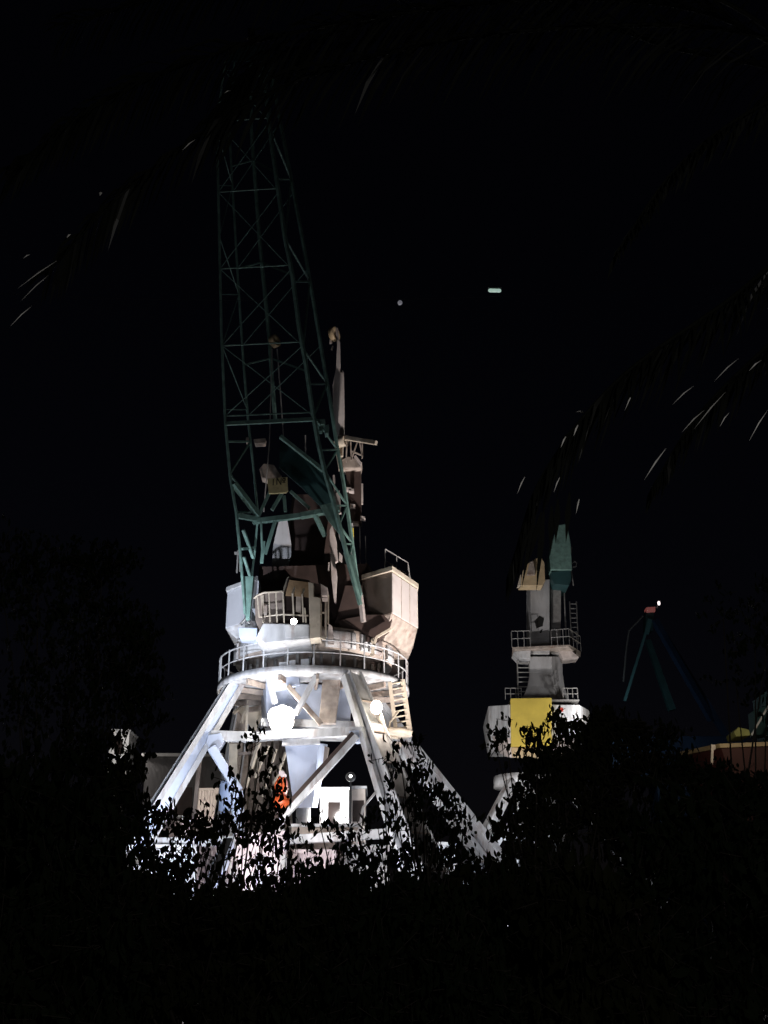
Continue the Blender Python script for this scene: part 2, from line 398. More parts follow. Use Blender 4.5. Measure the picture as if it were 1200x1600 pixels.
# lit chamfer panel (light painted in as pale pink cream) standing 3 cm proud
def proud(a, b, z0, z1, off, th=.04):
    n = (b - a).cross(V((0, 0, 1))).normalized()
    if n.y > 0: n = -n
    A_ = [V((a.x, a.y, z0)) + n * off, V((b.x, b.y, z0)) + n * off, V((b.x, b.y, z1)) + n * off, V((a.x, a.y, z1)) + n * off]
    return A_, [x + n * th for x in A_]
mb = MB(); mb.loft(*proud(T[1], T[2], 15.7, 17.5, .002)); mb.build('lit_face_panel', M['pinkw'], rw, .01)
mb = MB()
for t_ in (.33, .66):
    c_ = T[1].lerp(T[2], t_); n_ = (T[2] - T[1]).cross(V((0, 0, 1))).normalized(); n_ = -n_ if n_.y > 0 else n_
    mb.beam(V((c_.x, c_.y, 15.72)) + n_ * .05, V((c_.x, c_.y, 17.48)) + n_ * .05, .03, .03)
mb.each('panel_seam', M['grime'], rw)
# lower tapered hopper-like base of the right wing
mb = MB(); lo = [P(583, 1003, 48.6), P(600, 1004, 48.0), P(641, 1001, 50.2)]; lo += [V((lo[2].x - .1, 51.2, lo[2].z)), V((lo[0].x, 51.2, lo[0].z))]
for v in lo: v.z = 14.75
mb.loft(lo, [v + V((0, 0, 0)) for v in B4]); mb.build('house_base', M['grime'], A, .02)
mb = MB(); mb.loft(*[[v + V((0, 0, dz)) + (v - V((T[0].x + .6, 51.5, v.z))) * .04 for v in T4] for dz in (.0, .22)]); mb.build('roof_rim', M['cream'], A, .02)
# handrail on the roof
mb = MB(); z0 = 17.75
rp = [V((T[1].x - .25, 47.3, z0)), V((T[2].x - .25, 49.6, z0)), V((T[2].x - .25, 52.5, z0))]
q = [P(602, 872, 47.6), P(637, 886, 49.4), P(641, 893, 52.0)]
for v in q: v.z = z0
for h in (.5, 1.05): mb.tube([v + V((0, 0, h)) for v in q], .03, 5)
for a_, b_ in ((q[0], q[1]), (q[1], q[2])):
    for t in (0, .5, 1): c_ = a_.lerp(b_, t); mb.tube([c_, c_ + V((0, 0, 1.05))], .03, 5)
mb.build('roof_railing', M['steel'], A)
# left wing
TL = [P(357, 893, 48.4), P(405, 897, 46.8)]
TL4 = [V((TL[0].x, TL[0].y, 17.1)), V((TL[1].x, TL[1].y, 17.1)), V((TL[1].x, 52.4, 17.1)), V((TL[0].x + .1, 52.4, 17.1))]
BL4 = [V((v.x, v.y, 15.42)) for v in TL4]
mb = MB(); mb.loft(BL4, TL4); lw = mb.build('machine_house', M['wing'], A, .03)
mb = MB(); lo = [V((TL[0].x + .9, 48.6, 14.6)), V((TL[1].x, 47.1, 14.6)), V((TL[1].x, 51.4, 14.6)), V((TL[0].x + .95, 51.4, 14.6))]
mb.loft(lo, BL4); mb.build('house_base', M['white'], A, .02)
mb = MB(); mb.loft([v + V(((v.x > TL[0].x + .5) and .0 or -.06, (v.y < 50) and -.06 or .06, 0)) for v in TL4], [v + V(((v.x > TL[0].x + .5) and .0 or -.06, (v.y < 50) and -.06 or .06, .2)) for v in TL4])
mb.build('roof_rim', M['white'], A, .02)
mb = MB(); mb.ext([(372, 980), (402, 981), (401, 998), (374, 997)], 45.8, .8); mb.build('equipment_box', M['white_b'], A, .03)
mb = MB(); mb.tube([P(376, 976, 46.2), P(384, 966, 46.2), P(390, 976, 46.2)], .07, 6); mb.tube([P(370, 895, 47.5), P(372, 860, 47.5)], .04, 5); mb.tube([P(375, 893, 47.5), P(375, 870, 47.5)], .04, 5)
mb.ext([(366, 862), (376, 862), (376, 866), (366, 866)], 47.5, .1); mb.each('pipework', M['steel'], A)
# centre house and tower, their shade painted in as dark brown
mb = MB()
mb.loft([P(400, 1002, 47.6), P(590, 1002, 48.6), V((.9, 55.5, 14.9)), V((-5.5, 55.5, 14.9))], [P(405, 885, 47.8), P(575, 880, 48.4), V((1.2, 55.5, 17.7)), V((-5.3, 55.5, 17.7))])
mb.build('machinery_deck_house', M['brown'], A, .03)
mb = MB()
mb.loft([P(440, 905, 49.2), P(535, 905, 49.2), P(545, 905, 53), P(435, 905, 53)], [P(462, 772, 49.8), P(508, 772, 49.8), P(512, 772, 52), P(458, 772, 52)])
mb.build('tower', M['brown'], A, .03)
mb = MB(); mb.ext([(437, 806), (448, 806), (455, 850), (455, 868), (446, 892), (440, 899), (423, 901), (427, 850)], 48.6, .25); mb.build('tower_side_plate', M['grey'], A, .02)
mb = MB(); mb.beam(P(520, 812, 48.4), P(510, 900, 48.6), .4, .3); mb.ext([(540, 915), (566, 915), (570, 975), (520, 985)], 47.5, .2); mb.each('tower_stay', M['brown'], A)
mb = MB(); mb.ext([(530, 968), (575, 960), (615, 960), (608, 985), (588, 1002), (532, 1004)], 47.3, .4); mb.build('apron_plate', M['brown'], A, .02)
mb = MB(); mb.beam(P(612, 982, 47.0), P(588, 996, 47.0), .12, .1); mb.beam(P(588, 996, 47.0), P(580, 1025, 47.0), .12, .1); mb.beam(P(582, 998, 47.3), P(583, 1024, 47.3), .12, .1); mb.build('stair_handrail', M['cream'], A)
# pinkish slender struts at right of tower
mb = MB(); mb.ext([(519, 820), (526, 846), (528, 876), (523, 878), (515, 852), (515, 828)], 47.6, .25)
mb.ext([(516, 862), (522, 868), (527, 900), (525, 942), (522, 940), (518, 905)], 47.6, .25)
mb.ext([(530, 862), (535, 868), (534, 878), (529, 874)], 47.6, .15); mb.ext([(513, 878), (515, 878), (514, 892), (512, 890)], 47.6, .12)
mb.each('luffing_strut', M['pink'], A, .01)
mb = MB(); mb.beam(P(563, 930, 45.8), P(568, 972, 46.0), .16, .16); mb.build('jib_hinge_bracket', M['pink'], A)
# ---- mast with sheave
mb = MB(); mb.ext([(527, 530), (531, 534), (532, 575), (530, 600), (531, 582), (535, 578), (537, 582), (538, 640), (537, 690), (524, 692), (520, 640), (520, 600), (525, 575)], 48.6, .55)
mb.build('rocker_arm', M['pinkw'], A, .02)
mb = MB(); mb.lathe(P(522, 522, 48.8), [(.10, -.1), (.30, -.12), (.36, -.12), (.36, .12), (.30, .12), (.10, .1), (.10, -.1)], 20, axis=(.85, -.5, 0)); mb.build('sheave', M['yellow_o'], A)
mb = MB(); mb.beam(P(526, 514, 48.8), P(529, 540, 48.8), .14, .2); mb.ext([(515, 530), (519, 529), (519, 535), (515, 536)], 48.8, .15); mb.ext([(519, 540), (521, 540), (519, 547), (517, 545)], 48.8, .1); mb.each('sheave_fork', M['pink'], A)
mb = MB(); mb.lathe(P(535, 690, 48.4), [(.12, -.15), (.22, -.2), (.28, -.2), (.28, .2), (.22, .2), (.12, .15), (.12, -.15)], 18, axis=(1, -.6, 0))
mb.ext([(527, 690), (537, 690), (536, 712), (530, 715)], 48.5, .4); mb.beam(P(523, 690, 48.3), P(531, 735, 48.3), .1, .2); mb.build('rocker_joint', M['cream'], A, .01)
mb = MB(); mb.beam(P(540, 684, 48.2), P(588, 692, 47.2), .18, .2); mb.build('walkway_beam', M['cream'], A, .02)
mb = MB(); 
for a, b in (((548, 690), (549, 720)), ((558, 692), (549, 718)), ((566, 693), (566, 716)), ((549, 705), (566, 712)), ((562, 692), (566, 712)), ((542, 690), (541, 722))): mb.beam(P(*a, 48.3), P(*b, 48.3), .06, .06)
mb.build('hanging_frame', M['grime'], A)
mb = MB(); mb.ext([(534, 718), (545, 713), (566, 722), (564, 731), (536, 731)], 48.6, .8); mb.build('counterweight_head', M['grime'], A, .02)
mb = MB(); mb.ext([(553, 713), (556, 711), (565, 723), (563, 728)], 48.3, .2); mb.build('head_plate', M['pink'], A)
mb = MB(); mb.ext([(540, 731), (564, 731), (565, 815), (546, 815)], 49, .7); mb.build('ladder_shaft', M['brown'], A, .02)
mb = MB()
for x, y in ((545, 765), (547, 789), (563, 808), (552, 816), (541, 763)): mb.ext([(x, y - 2), (x + 8, y - 1), (x + 8, y + 3), (x, y + 2)], 48.6, .3)
mb.beam(P(566, 756, 48.6), P(566, 788, 48.6), .08, .08); mb.each('shaft_bracket', M['pink'], A)
mb = MB(); mb.beam(P(562, 815, 49.4), P(563, 890, 49.4), .05, .05); mb.beam(P(571, 838, 49.4), P(572, 890, 49.4), .05, .05); mb.each('stay_rod', M['steel'], A)
mb = MB(); mb.beam(P(549, 818, 47.9), P(552, 872, 47.9), .14, .12); mb.build('warning_pole', M['white'], A)
mb = MB(); mb.beam(P(549.6, 826, 47.86), P(550, 838, 47.86), .17, .15); mb.build('pole_band', M['yellow'], A)

# ---- jib: green lattice
def chord(pts):  # (px,py,Y)
    return [P(*p) for p in pts]
def at(ch, py):
    """point on chord polyline at photo height py"""
    for (a, b) in zip(ch[:-1], ch[1:]):
        if (a[1] - py) * (b[1] - py) <= 0:
            t = (py - a[1]) / ((b[1] - a[1]) or 1e-6); return P(a[0] + (b[0] - a[0]) * t, py, a[2] + (b[2] - a[2]) * t)
    return P(*ch[-1])
def dep(py, off=0): return 39.2 + (py + 60) / (960 + 60) * 6.4 + off
def C(lst, off): return [(x, y, dep(y, off)) for x, y in lst]
L1 = C([(352, 95), (338, 190), (340, 250), (346, 520), (352, 660), (360, 748), (369, 800), (376, 870), (383, 960)], 0)
L2 = C([(366, 95), (358, 190), (362, 270), (372, 440), (380, 560), (388, 660), (397, 740), (403, 805), (398, 860), (387, 960)], 1.5)
M1 = C([(392, 95), (392, 150), (393, 205), (405, 370), (411, 430), (421, 530), (425, 590), (430, 655)], 2.4)
R1 = C([(412, 95), (415, 140), (425, 230), (445, 370), (457, 430), (467, 510), (478, 570), (488, 640), (497, 690), (507, 735), (520, 780), (535, 840), (552, 905), (563, 945)], 0)
R2 = C([(422, 95), (427, 130), (438, 190), (455, 280), (472, 370), (487, 455), (502, 545), (518, 640), (527, 700), (537, 755), (545, 810), (553, 868), (561, 930)], 1.5)
jib = MB()
for ch, w in ((L1, .09), (L2, .08), (M1, .13), (R1, .14), (R2, .12)):
    pts = chord(ch)
    for a_, b_ in zip(pts[:-1], pts[1:]): jib.beam(a_, b_, w, w)
J = jib.build('jib', M['teal'], A)
lac = MB()
def zig(c1, c2, ys, w):
    f = 0
    for y0, y1 in zip(ys[:-1], ys[1:]):
        a_, b_ = (c1, c2) if f else (c2, c1)
        lac.beam(at(a_, y0), at(b_, y1), w, w); f ^= 1
    for y in ys[::2]: lac.beam(at(c1, y), at(c2, y), w, w)
zig(L1, L2, [110, 200, 290, 370, 460, 540, 640], .035)
zig(R1, R2, [110, 200, 280, 372, 440, 545, 600, 650, 703, 735, 790, 820, 850, 875, 900], .07)
for y0, y1 in ((650, 540), (540, 420), (420, 300), (300, 190), (190, 110)):
    lac.beam(at(L1, y0), at(R1, y1), .03, .03); lac.beam(at(R1, y0), at(L1, y1), .03, .03); lac.beam(at(L1, y0), at(R1, y0 - 6), .045, .045)
    lac.beam(at(L2, y0), at(R2, y1), .03, .03)
for y in (130, 250, 410, 560): lac.beam(at(M1, y), at(R1, y + 20), .09, .09); lac.beam(at(M1, y), at(L2, y + 10), .06, .06)
zig(L1, L2, [690, 740, 800], .08)
lac.beam(P(380, 828, dep(828)), P(396, 872, dep(872, .8)), .12, .1); lac.beam(P(378, 858, dep(858)), P(396, 856, dep(858, .9)), .12, .1); lac.beam(P(381, 870, dep(870)), P(392, 905, dep(905, .5)), .1, .1)
lac.build('jib_lacing', M['teal'], J)
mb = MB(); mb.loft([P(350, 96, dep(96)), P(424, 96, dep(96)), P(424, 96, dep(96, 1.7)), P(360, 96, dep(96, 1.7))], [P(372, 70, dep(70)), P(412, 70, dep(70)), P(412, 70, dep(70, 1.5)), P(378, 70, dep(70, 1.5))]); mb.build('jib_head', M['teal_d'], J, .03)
mb = MB(); mb.lathe(P(394, 62, dep(62, .7)), [(.1, -.12), (.4, -.15), (.5, -.15), (.5, .15), (.4, .15), (.1, .12), (.1, -.12)], 20, axis=(1, 0, .1)); mb.build('head_sheave', M['dark'], J)
# lower portal frame of the jib
fr = MB()
D = dep(800)
fr.beam(P(372, 806, D), P(405, 812, D + .8), .16, .2); fr.beam(P(395, 815, D + .8), P(470, 806, D + .6), .22, .2); fr.beam(P(470, 806, D + .6), P(530, 796, D + .6), .34, .2)
fr.beam(P(365, 755, dep(755)), P(404, 806, D + .7), .24, .2); fr.beam(P(404, 806, D + .7), P(428, 755, dep(755, 1)), .12, .12)
fr.beam(P(425, 797, D + .6), P(442, 768, D + .6), .16, .12); fr.beam(P(454, 768, D + .6), P(484, 795, D + .6), .16, .12)
fr.beam(P(444, 775, D + .6), P(446, 800, D + .6), .14, .12)
fr.beam(P(352, 662, dep(660)), P(492, 655, dep(655)), .1, .16); fr.beam(P(438, 682, dep(682, .5)), P(505, 735, dep(735, .5)), .2, .14)
fr.beam(P(408, 815, D + .7), P(410, 862, D + 1), .08, .08); fr.beam(P(432, 808, D + .7), P(414, 866, D + 1), .12, .1); fr.beam(P(412, 846, D + 1), P(409, 880, D + 1), .14, .1)
fr.beam(P(490, 800, D + .5), P(508, 838, D + 1), .18, .12)
fr.ext([(500, 790), (522, 784), (535, 840), (512, 812)], D + .2, .1)
fr.build('jib_frame', M['teal'], J)
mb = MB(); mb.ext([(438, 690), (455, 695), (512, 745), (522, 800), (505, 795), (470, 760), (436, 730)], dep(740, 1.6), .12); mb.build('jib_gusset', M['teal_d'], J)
mb = MB(); mb.ext([(536, 862), (541, 868), (551, 866), (566, 925), (562, 940), (557, 932)], 45.5, .35); mb.ext([(380, 900), (396, 900), (390, 965), (384, 968)], 45.6, .35); mb.each('jib_foot', M['teal'], J, .02)
mb = MB(); mb.ext([(492, 654), (508, 654), (508, 663), (493, 664)], dep(658, .4), .5); mb.ext([(508, 664), (514, 662), (513, 676), (507, 678)], dep(665, .4), .4); mb.ext([(498, 666), (504, 667), (503, 674), (498, 674)], dep(665, .4), .3)
mb.each('jib_winch', M['teal'], J, .03)
mb = MB(); mb.ext([(520, 742), (523, 742), (524, 775), (521, 775)], 46.5, .2); mb.ext([(523, 772), (531, 766), (533, 800), (526, 800)], 46.5, .3); mb.ext([(524, 800), (530, 806), (536, 850), (530, 840)], 46.6, .2); mb.each('rope_guide', M['pink'], A)
mb = MB(); mb.lathe(P(429, 533, dep(533, 2.3)), [(.06, -.1), (.22, -.12), (.29, -.12), (.29, .12), (.22, .12), (.06, .1), (.06, -.1)], 18, axis=(.8, -.55, .1)); mb.build('sheave', M['yellow_o'], J)
mb = MB(); mb.tube([P(433, 545, 45), P(440, 640, 46), P(447, 740, 47)], .03, 5); mb.tube([P(425, 545, 45), P(421, 690, 46), P(412, 800, 47)], .025, 5); mb.tube([P(477, 680, 46), P(478, 750, 46.5)], .03, 5); mb.each('hoist_rope', M['steel'], A)
# counterweight lumps in the shadowed jib base
mb = MB(); mb.ext([(405, 733), (412, 724), (428, 726), (440, 744), (428, 752), (408, 745)], 46.6, .6); mb.ext([(384, 683), (392, 683), (391, 690), (384, 690)], 46.6, .4); mb.ext([(396, 686), (415, 684), (414, 692), (398, 693)], 46.6, .4); mb.each('luffing_gear', M['grime'], A, .02)
# sign
sg = MB(); sg.ext([(417.5, 748), (449, 745), (450, 767), (447, 770), (420, 771)], 44.6, .08); SGN = sg.build('sign', M['sign'], A, .01)
def text(body, px, py, Y, h, mt, parent):
    cu = bpy.data.curves.new('lettering', 'FONT'); cu.body = body; cu.size = h; cu.extrude = .008; cu.align_x = 'CENTER'; cu.align_y = 'CENTER'
    o = bpy.data.objects.new('lettering', cu); col.objects.link(o)
    me = o.to_mesh(); vs = [v.co.copy() for v in me.vertices]; fs = [list(p.vertices) for p in me.polygons]; o.to_mesh_clear(); bpy.data.objects.remove(o)
    c = P(px, py, Y); mb = MB(); mb.add([V((c.x + v.x, c.y - v.z, c.z + v.y)) for v in vs], fs); return mb.build('lettering', mt, parent)
text('1', 427, 754, 44.57, .40, M['ink'], SGN); text('\u2116', 439, 753, 44.57, .42, M['ink'], SGN)

# ---- operator cab
cab = thing('operator_cab', P(455, 1002, 46.2), '', '')
for k in ('label', 'category'): del cab[k]
org_c = cab['_org']; cab.parent = A; cab.location = V(org_c) - AX
mb = MB()
mb.ext([(400, 998), (404, 988), (411, 974), (483, 975), (484, 998), (430, 1003), (415, 1005)], 44.8, 3.0); mb.build('cab_base', M['white'], cab, .03)
mb = MB(); mb.ext([(444, 976), (483, 976), (482, 995), (446, 996)], 44.74, .05); mb.build('base_panel', M['white'], cab, .01)
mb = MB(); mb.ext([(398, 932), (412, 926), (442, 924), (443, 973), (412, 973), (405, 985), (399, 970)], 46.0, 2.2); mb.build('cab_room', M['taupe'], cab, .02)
mb = MB(); mb.ext([(450, 903), (482, 908), (484, 974), (444, 974), (442, 928)], 45.15, 2.4); mb.build('cab_room', M['glass'], cab, .02)
mb = MB(); mb.ext([(452, 906), (483, 910), (483, 933), (446, 930)], 45.05, .08); mb.build('blind', M['tan'], cab)
mb = MB(); mb.ext([(411, 942), (418, 944), (417, 962), (413, 966)], 45.9, .1); mb.ext([(463, 930), (470, 932), (470, 958), (462, 955)], 45.1, .05); mb.each('seat', M['grime'], cab)
mb = MB()
for a, b in (((411, 930), (411, 973)), ((402, 931), (405, 965)), ((408, 929), (412, 973)), ((420, 926), (422, 973)), ((431, 925), (433, 973)), ((442, 925), (444, 973))): mb.beam(P(*a, 44.9), P(*b, 44.9), .055, .07)
mb.tube([P(397, 935, 45.0), P(402, 930, 44.9), P(412, 926, 44.85), P(442, 924, 44.85)], .045, 6)
mb.tube([P(405, 964, 44.9), P(440, 960, 44.9), P(482, 962, 44.9)], .035, 6)
for a, b, c in (((450, 903), (442, 926), (444, 973)), ((465, 905), (457, 928), (459, 965)), ((480, 908), (472, 930), (474, 972))): mb.beam(P(*a, 45.4), P(*b, 44.85), .06, .07); mb.beam(P(*b, 44.85), P(*c, 44.85), .06, .07)
mb.beam(P(450, 903, 45.4), P(484, 909, 45.4), .09, .1); mb.beam(P(476, 950, 44.9), P(478, 973, 44.9), .07, .05)
mb.build('window_bar', M['cream'], cab)
mb = MB(); mb.ext([(482, 909), (490, 911), (490, 932), (501, 934), (501, 996), (484, 998)], 44.8, .9); mb.build('door_panel', M['cream'], cab, .02)
mb = MB(); mb.ext([(500, 911), (512, 918), (512, 931), (502, 930)], 45.4, .9); mb.build('side_panel', M['pink'], cab, .02)
mb = MB(); mb.ext([(490, 911), (501, 913), (501, 933), (491, 931)], 45.2, .5); mb.build('side_window', M['brown'], cab)
mb = MB(); mb.beam(P(509, 940, 45.1), P(509, 996, 45.1), .08, .08); mb.beam(P(501, 996, 45.1), P(509, 998, 45.1), .12, .1); mb.beam(P(513, 930, 45.6), P(513, 975, 45.6), .06, .06); mb.beam(P(501, 957, 45.1), P(510, 958, 45.1), .06, .06); mb.each('side_rail', M['cream'], cab)
mb = MB(); mb.ext([(513, 974), (519, 978), (522, 1004), (512, 1004)], 46.2, .8); mb.build('cab_bracket', M['pink'], cab, .02)
mb = MB(); mb.ext([(448, 996), (500, 998), (500, 1005), (490, 1009), (470, 1002)], 46.5, 2); mb.ext([(405, 1003), (500, 1000), (498, 1010), (415, 1013)], 47.3, 1.2); mb.each('cab_support', M['brown'], cab)

# ================================================================== CRANE B (behind right)
BX = P(848, 1190, 82); BX.z = 0
Bc = thing('portal_crane', BX, 'grey tower crane with a yellow panel on its white machine house, right of centre', 'crane', 'cranes along the quay')
YB = 80
mb = MB(); mb.ext([(829, 905), (859, 905), (859, 1022), (829, 1022)], [YB, YB, YB, YB], 2.6); tw = mb.build('tower', M['grey'], Bc, .04)
mb = MB(); mb.ext([(860, 910), (877, 905), (876, 1022), (860, 1022)], YB + .5, 2.2); mb.build('tower_side', M['steel'], Bc, .03)
mb = MB()
rg = [[P(828 - a_, y_, YB - b_), P(862 + a_ * .6, y_, YB - b_), P(879 + a_ * .8, y_, YB + 1.5), P(833 - a_, y_ + 1, YB + 3)] for y_, a_, b_ in ((1026, 0, 0), (1052, .5, .05), (1072, 4, .3), (1085, 9, .6), (1096, 15, .9))]
for q0, q1 in zip(rg[:-1], rg[1:]): mb.loft(q1, q0, False)
mb.build('tower_base', M['grey'], Bc, .04)
mb = MB(); mb.ext([(835, 970), (843, 962), (850, 966), (848, 978), (838, 982)], YB - .03, .1); mb.ext([(844, 985), (848, 983), (846, 989), (843, 989)], YB - .03, .1); mb.each('opening', M['black'], Bc)
# platform
mb = MB()
mb.loft([P(803, 1016, YB - 1), P(888, 1011, YB - 1.2), P(907, 1026, YB + 2.2), P(800, 1030, YB + 3.5)], [P(800, 1011, YB - 1), P(890, 1007, YB - 1.2), P(908, 1018, YB + 2.2), P(800, 1022, YB + 3.5)])
pb = mb.build('platform', M['grime'], Bc, .03)
mb = MB(); mb.ext([(803, 1018), (829, 1016), (829, 1030), (812, 1028)], YB - .5, 1.8); mb.each('platform_bracket', M['white'], Bc, .02)
mb = MB(); mb.ext([(872, 1014), (888, 1012), (905, 1027), (880, 1030)], YB + .2, 1.5); mb.each('platform_bracket', M['pink'], Bc, .02)
mb = MB()
ring = [(800, 1011, YB - 1), (829, 1010, YB - 1.1)], [(862, 1009, YB - 1.2), (890, 1007, YB - 1.2), (908, 1018, YB + 2.2)]
for pl in ring:
    pts = [P(*p) for p in pl]
    for h in (.6, 1.15): mb.tube([p + V((0, 0, h)) for p in pts], .028, 5)
    for a_, b_ in zip(pts[:-1], pts[1:]):
        for k in range(4): c_ = a_.lerp(b_, k / 3); mb.tube([c_, c_ + V((0, 0, 1.15))], .028, 5)
mb.build('railing', M['steel'], Bc)
mb = MB(); mb.ext([(797, 1093), (905, 1093), (905, 1096), (797, 1096)], YB - 1.4, 4)
for x0, x1 in ((790, 815), (880, 903)):
    a_ = P(x0, 1093, YB - 1.2); b_ = P(x1, 1093, YB - 1.2)
    for h in (.4, .8): mb.tube([a_ + V((0, 0, h)), b_ + V((0, 0, h))], .028, 5)
    for k in range(4): c_ = a_.lerp(b_, k / 3); mb.tube([c_, c_ + V((0, 0, .8))], .028, 5)
mb.build('roof_railing', M['steel'], Bc)
# ladders
mb = MB()
def lad(a, b, w, n, Y, r=.05):
    a0 = P(*a, Y); b0 = P(*b, Y); dx = V((w, 0, 0)); mb.tube([a0, b0], r, 5); mb.tube([a0 + dx, b0 + dx], r, 5)
    for k in range(n): t = (k + .5) / n; mb.tube([a0.lerp(b0, t), a0.lerp(b0, t) + dx], r * .8, 4)
lad((808, 1032), (810, 1092), .85, 8, YB); mb.build('ladder', M['steel'], Bc)
mb = MB(); lad((890, 940), (893, 1006), .5, 9, YB + 2); mb.build('ladder', M['steel'], Bc)
mb = MB(); mb.tube([P(881, 915, YB + 1), P(885, 1006, YB + 1)], .06, 5); mb.build('drain_pipe', M['steel'], Bc)
# yellow sheave head
mb = MB(); mb.ext([(812, 915), (817, 892), (825, 880), (838, 872), (846, 870), (851, 880), (852, 908), (848, 915)], YB - 1.4, 1.1); sh_ = mb.build('sheave_housing', M['yellow_o'], Bc, .04)
mb = MB(); mb.ext([(809, 915), (813, 898), (814, 898), (814, 915)], YB - 1.4, .6); mb.build('housing_fin', M['cream'], Bc)
mb = MB(); mb.ext([(823, 898), (828, 878), (833, 876), (836, 890), (836, 898)], YB - 1.7, .25); mb.build('sheave_cheek', M['grime'], Bc, .02)
# jib seen end-on
mb = MB(); mb.ext([(861, 890), (859, 868), (866, 838), (872, 820), (886, 818), (892, 850), (894, 890)], YB - 1.0, 2.5); mb.build('jib', M['teal'], Bc, .04)
mb = MB(); mb.ext([(861, 893), (892, 891), (893, 905), (889, 915), (866, 913), (862, 905)], YB - .8, 2.5); mb.build('jib_head', M['teal_d'], Bc, .04)
mb = MB(); mb.tube([P(894, 880, YB), P(898, 877, YB), P(901, 880, YB), P(900, 885, YB), P(895, 886, YB)], .05, 5); mb.tube([P(893, 892, YB), P(896, 915, YB)], .05, 5); mb.tube([P(893, 855, YB), P(890, 872, YB)], .08, 5); mb.each('hook_ring', M['steel'], Bc)
# machine house
mb = MB()
mb.loft([P(763, 1103, YB + 1), P(795, 1101, YB - 1.8), P(905, 1101, YB - 1.8), P(921, 1110, YB + 1.2), V((P(915, 1105, YB).x, YB + 6, P(905, 1101, YB - 1.8).z)), V((P(765, 1105, YB).x, YB + 6, P(905, 1101, YB - 1.8).z))],
        [P(764, 1146, YB + 1), P(795, 1152, YB - 1.8), P(905, 1152, YB - 1.8), P(920, 1150, YB + 1.2), V((P(915, 1105, YB).x, YB + 6, P(905, 1152, YB - 1.8).z)), V((P(772, 1105, YB).x, YB + 6, P(905, 1152, YB - 1.8).z))])
hb = mb.build('machine_house', M['white'], Bc, .04)
mb = MB()
mb.loft([P(766, 1147, YB + 1.2), P(793, 1153, YB - 1.6), P(905, 1153, YB - 1.6), P(918, 1151, YB + 1.2)], [P(782, 1178, YB + 1.2), P(795, 1184, YB - 1.0), P(880, 1184, YB - 1.0), P(890, 1180, YB + 1.2)])
mb.build('house_base', M['pink'], Bc, .03)
mb = MB(); mb.ext([(798, 1091), (862, 1090), (862, 1166), (799, 1166)], YB - 2.3, .45); mb.build('yellow_panel', M['yellow'], Bc, .03)
mb = MB(); mb.ext([(799, 1168), (850, 1168), (840, 1186), (801, 1182)], YB - 2.1, .4); mb.build('lower_panel', M['yellow_o'], Bc, .02)
mb = MB(); mb.ext([(874, 1106), (880, 1106), (880, 1112), (874, 1112)], YB - 1.85, .1); mb.build('vent', M['red'], Bc)
mb = MB(); mb.lathe(V((P(826, 1214, 80).x, 82.3, P(820, 1214, 80).z)), [(.1, -.4), (2.2, -.4), (2.2, .35), (.1, .35)], 32); mb.build('slewing_ring', M['white'], Bc)
zt = P(820, 1214, 80).z - .4
for k, (tx, fx, fy, yy) in enumerate(((800, 700, 1420, 78), (822, 792, 1420, 76), (880, 1040, 1420, 80), (850, 905, 1420, 87))):
    mb = MB(); t_ = P(tx, 1222, 80.5 + (2 if k > 2 else 0)); f_ = P(fx, fy, yy); f_ = t_ + (f_ - t_) * (t_.z / (t_.z - f_.z)); mb.beam(t_, f_, .65, .6, 1.15, .9)
    mb.build('leg', M['white'], Bc, .03)
    mb = MB(); f_.z = .6; mb.box(f_, 3, 1.1, 1.1, .3); mb.build('bogie', M['steel'], Bc, .03)
mb = MB(); mb.beam(P(826, 1240, 79), P(770, 1330, 78), .3, .3); mb.beam(P(835, 1235, 79), P(838, 1330, 79), .3, .3); mb.beam(P(765, 1310, 78), P(900, 1300, 79), .5, .4); mb.each('brace', M['white'], Bc, .02)
mb = MB(); mb.ext([(812, 1262), (836, 1258), (838, 1268), (820, 1270)], 78, 1); mb.build('landing', M['cream'], Bc, .02)

# ================================================================== distant crane C
YC = 170
Cc = thing('slewing_crane', V((P(1040, 1150, YC).x, YC, 0)), 'dim dark teal lattice crane far off with a small red cabin at its peak', 'crane', 'cranes along the quay')
mb = MB(); mb.beam(P(1010, 985, YC), P(976, 1095, YC), .38, .4); mb.beam(P(1015, 968, YC), P(1010, 990, YC), .7, .7)
mb.build('near_stay', mat('faded teal strut paint', (.09, .22, .24), .6, var=.3, scale=.3), Cc)
mb = MB(); mb.beam(P(1012, 1000, YC), P(1050, 1110, YC), .8, .8, 1.1, 1.0); mb.build('boom_leg', M['teal_d'], Cc)
navy = mat('dark blue boom paint', (.025, .055, .12), .6, var=.4, scale=.2)
mb = MB(); mb.beam(P(1022, 968, YC), P(1112, 1125, YC + 3), .9, .9); mb.beam(P(1036, 990, YC + 3), P(1135, 1150, YC + 3), .9, .9)
for k in range(8):
    t = k / 8; a0 = P(1022, 968, YC).lerp(P(1112, 1125, YC + 3), t); b0 = P(1036, 990, YC + 3).lerp(P(1135, 1150, YC + 3), t + .06); mb.beam(a0, b0, .35, .35)
mb.build('boom', navy, Cc)
mb = MB(); mb.ext([(1009, 955), (1022, 957), (1020, 985), (1008, 985)], YC, 1.6); mb.build('mast_head', M['teal_d'], Cc)
mb = MB(); mb.ext([(1010, 949), (1024, 948), (1024, 955), (1011, 956)], YC - .5, 1.6); mb.build('red_cabin', emis('faintly glowing red', (.9, .16, .12), .12), Cc)  # red block with a faint glow of its own
mb = MB(); mb.ball(P(1029.5, 942.5, YC - .5), .3, 8, (.8, 1, 1.2)); mb.build('warning_lamp', E_pink, Cc)
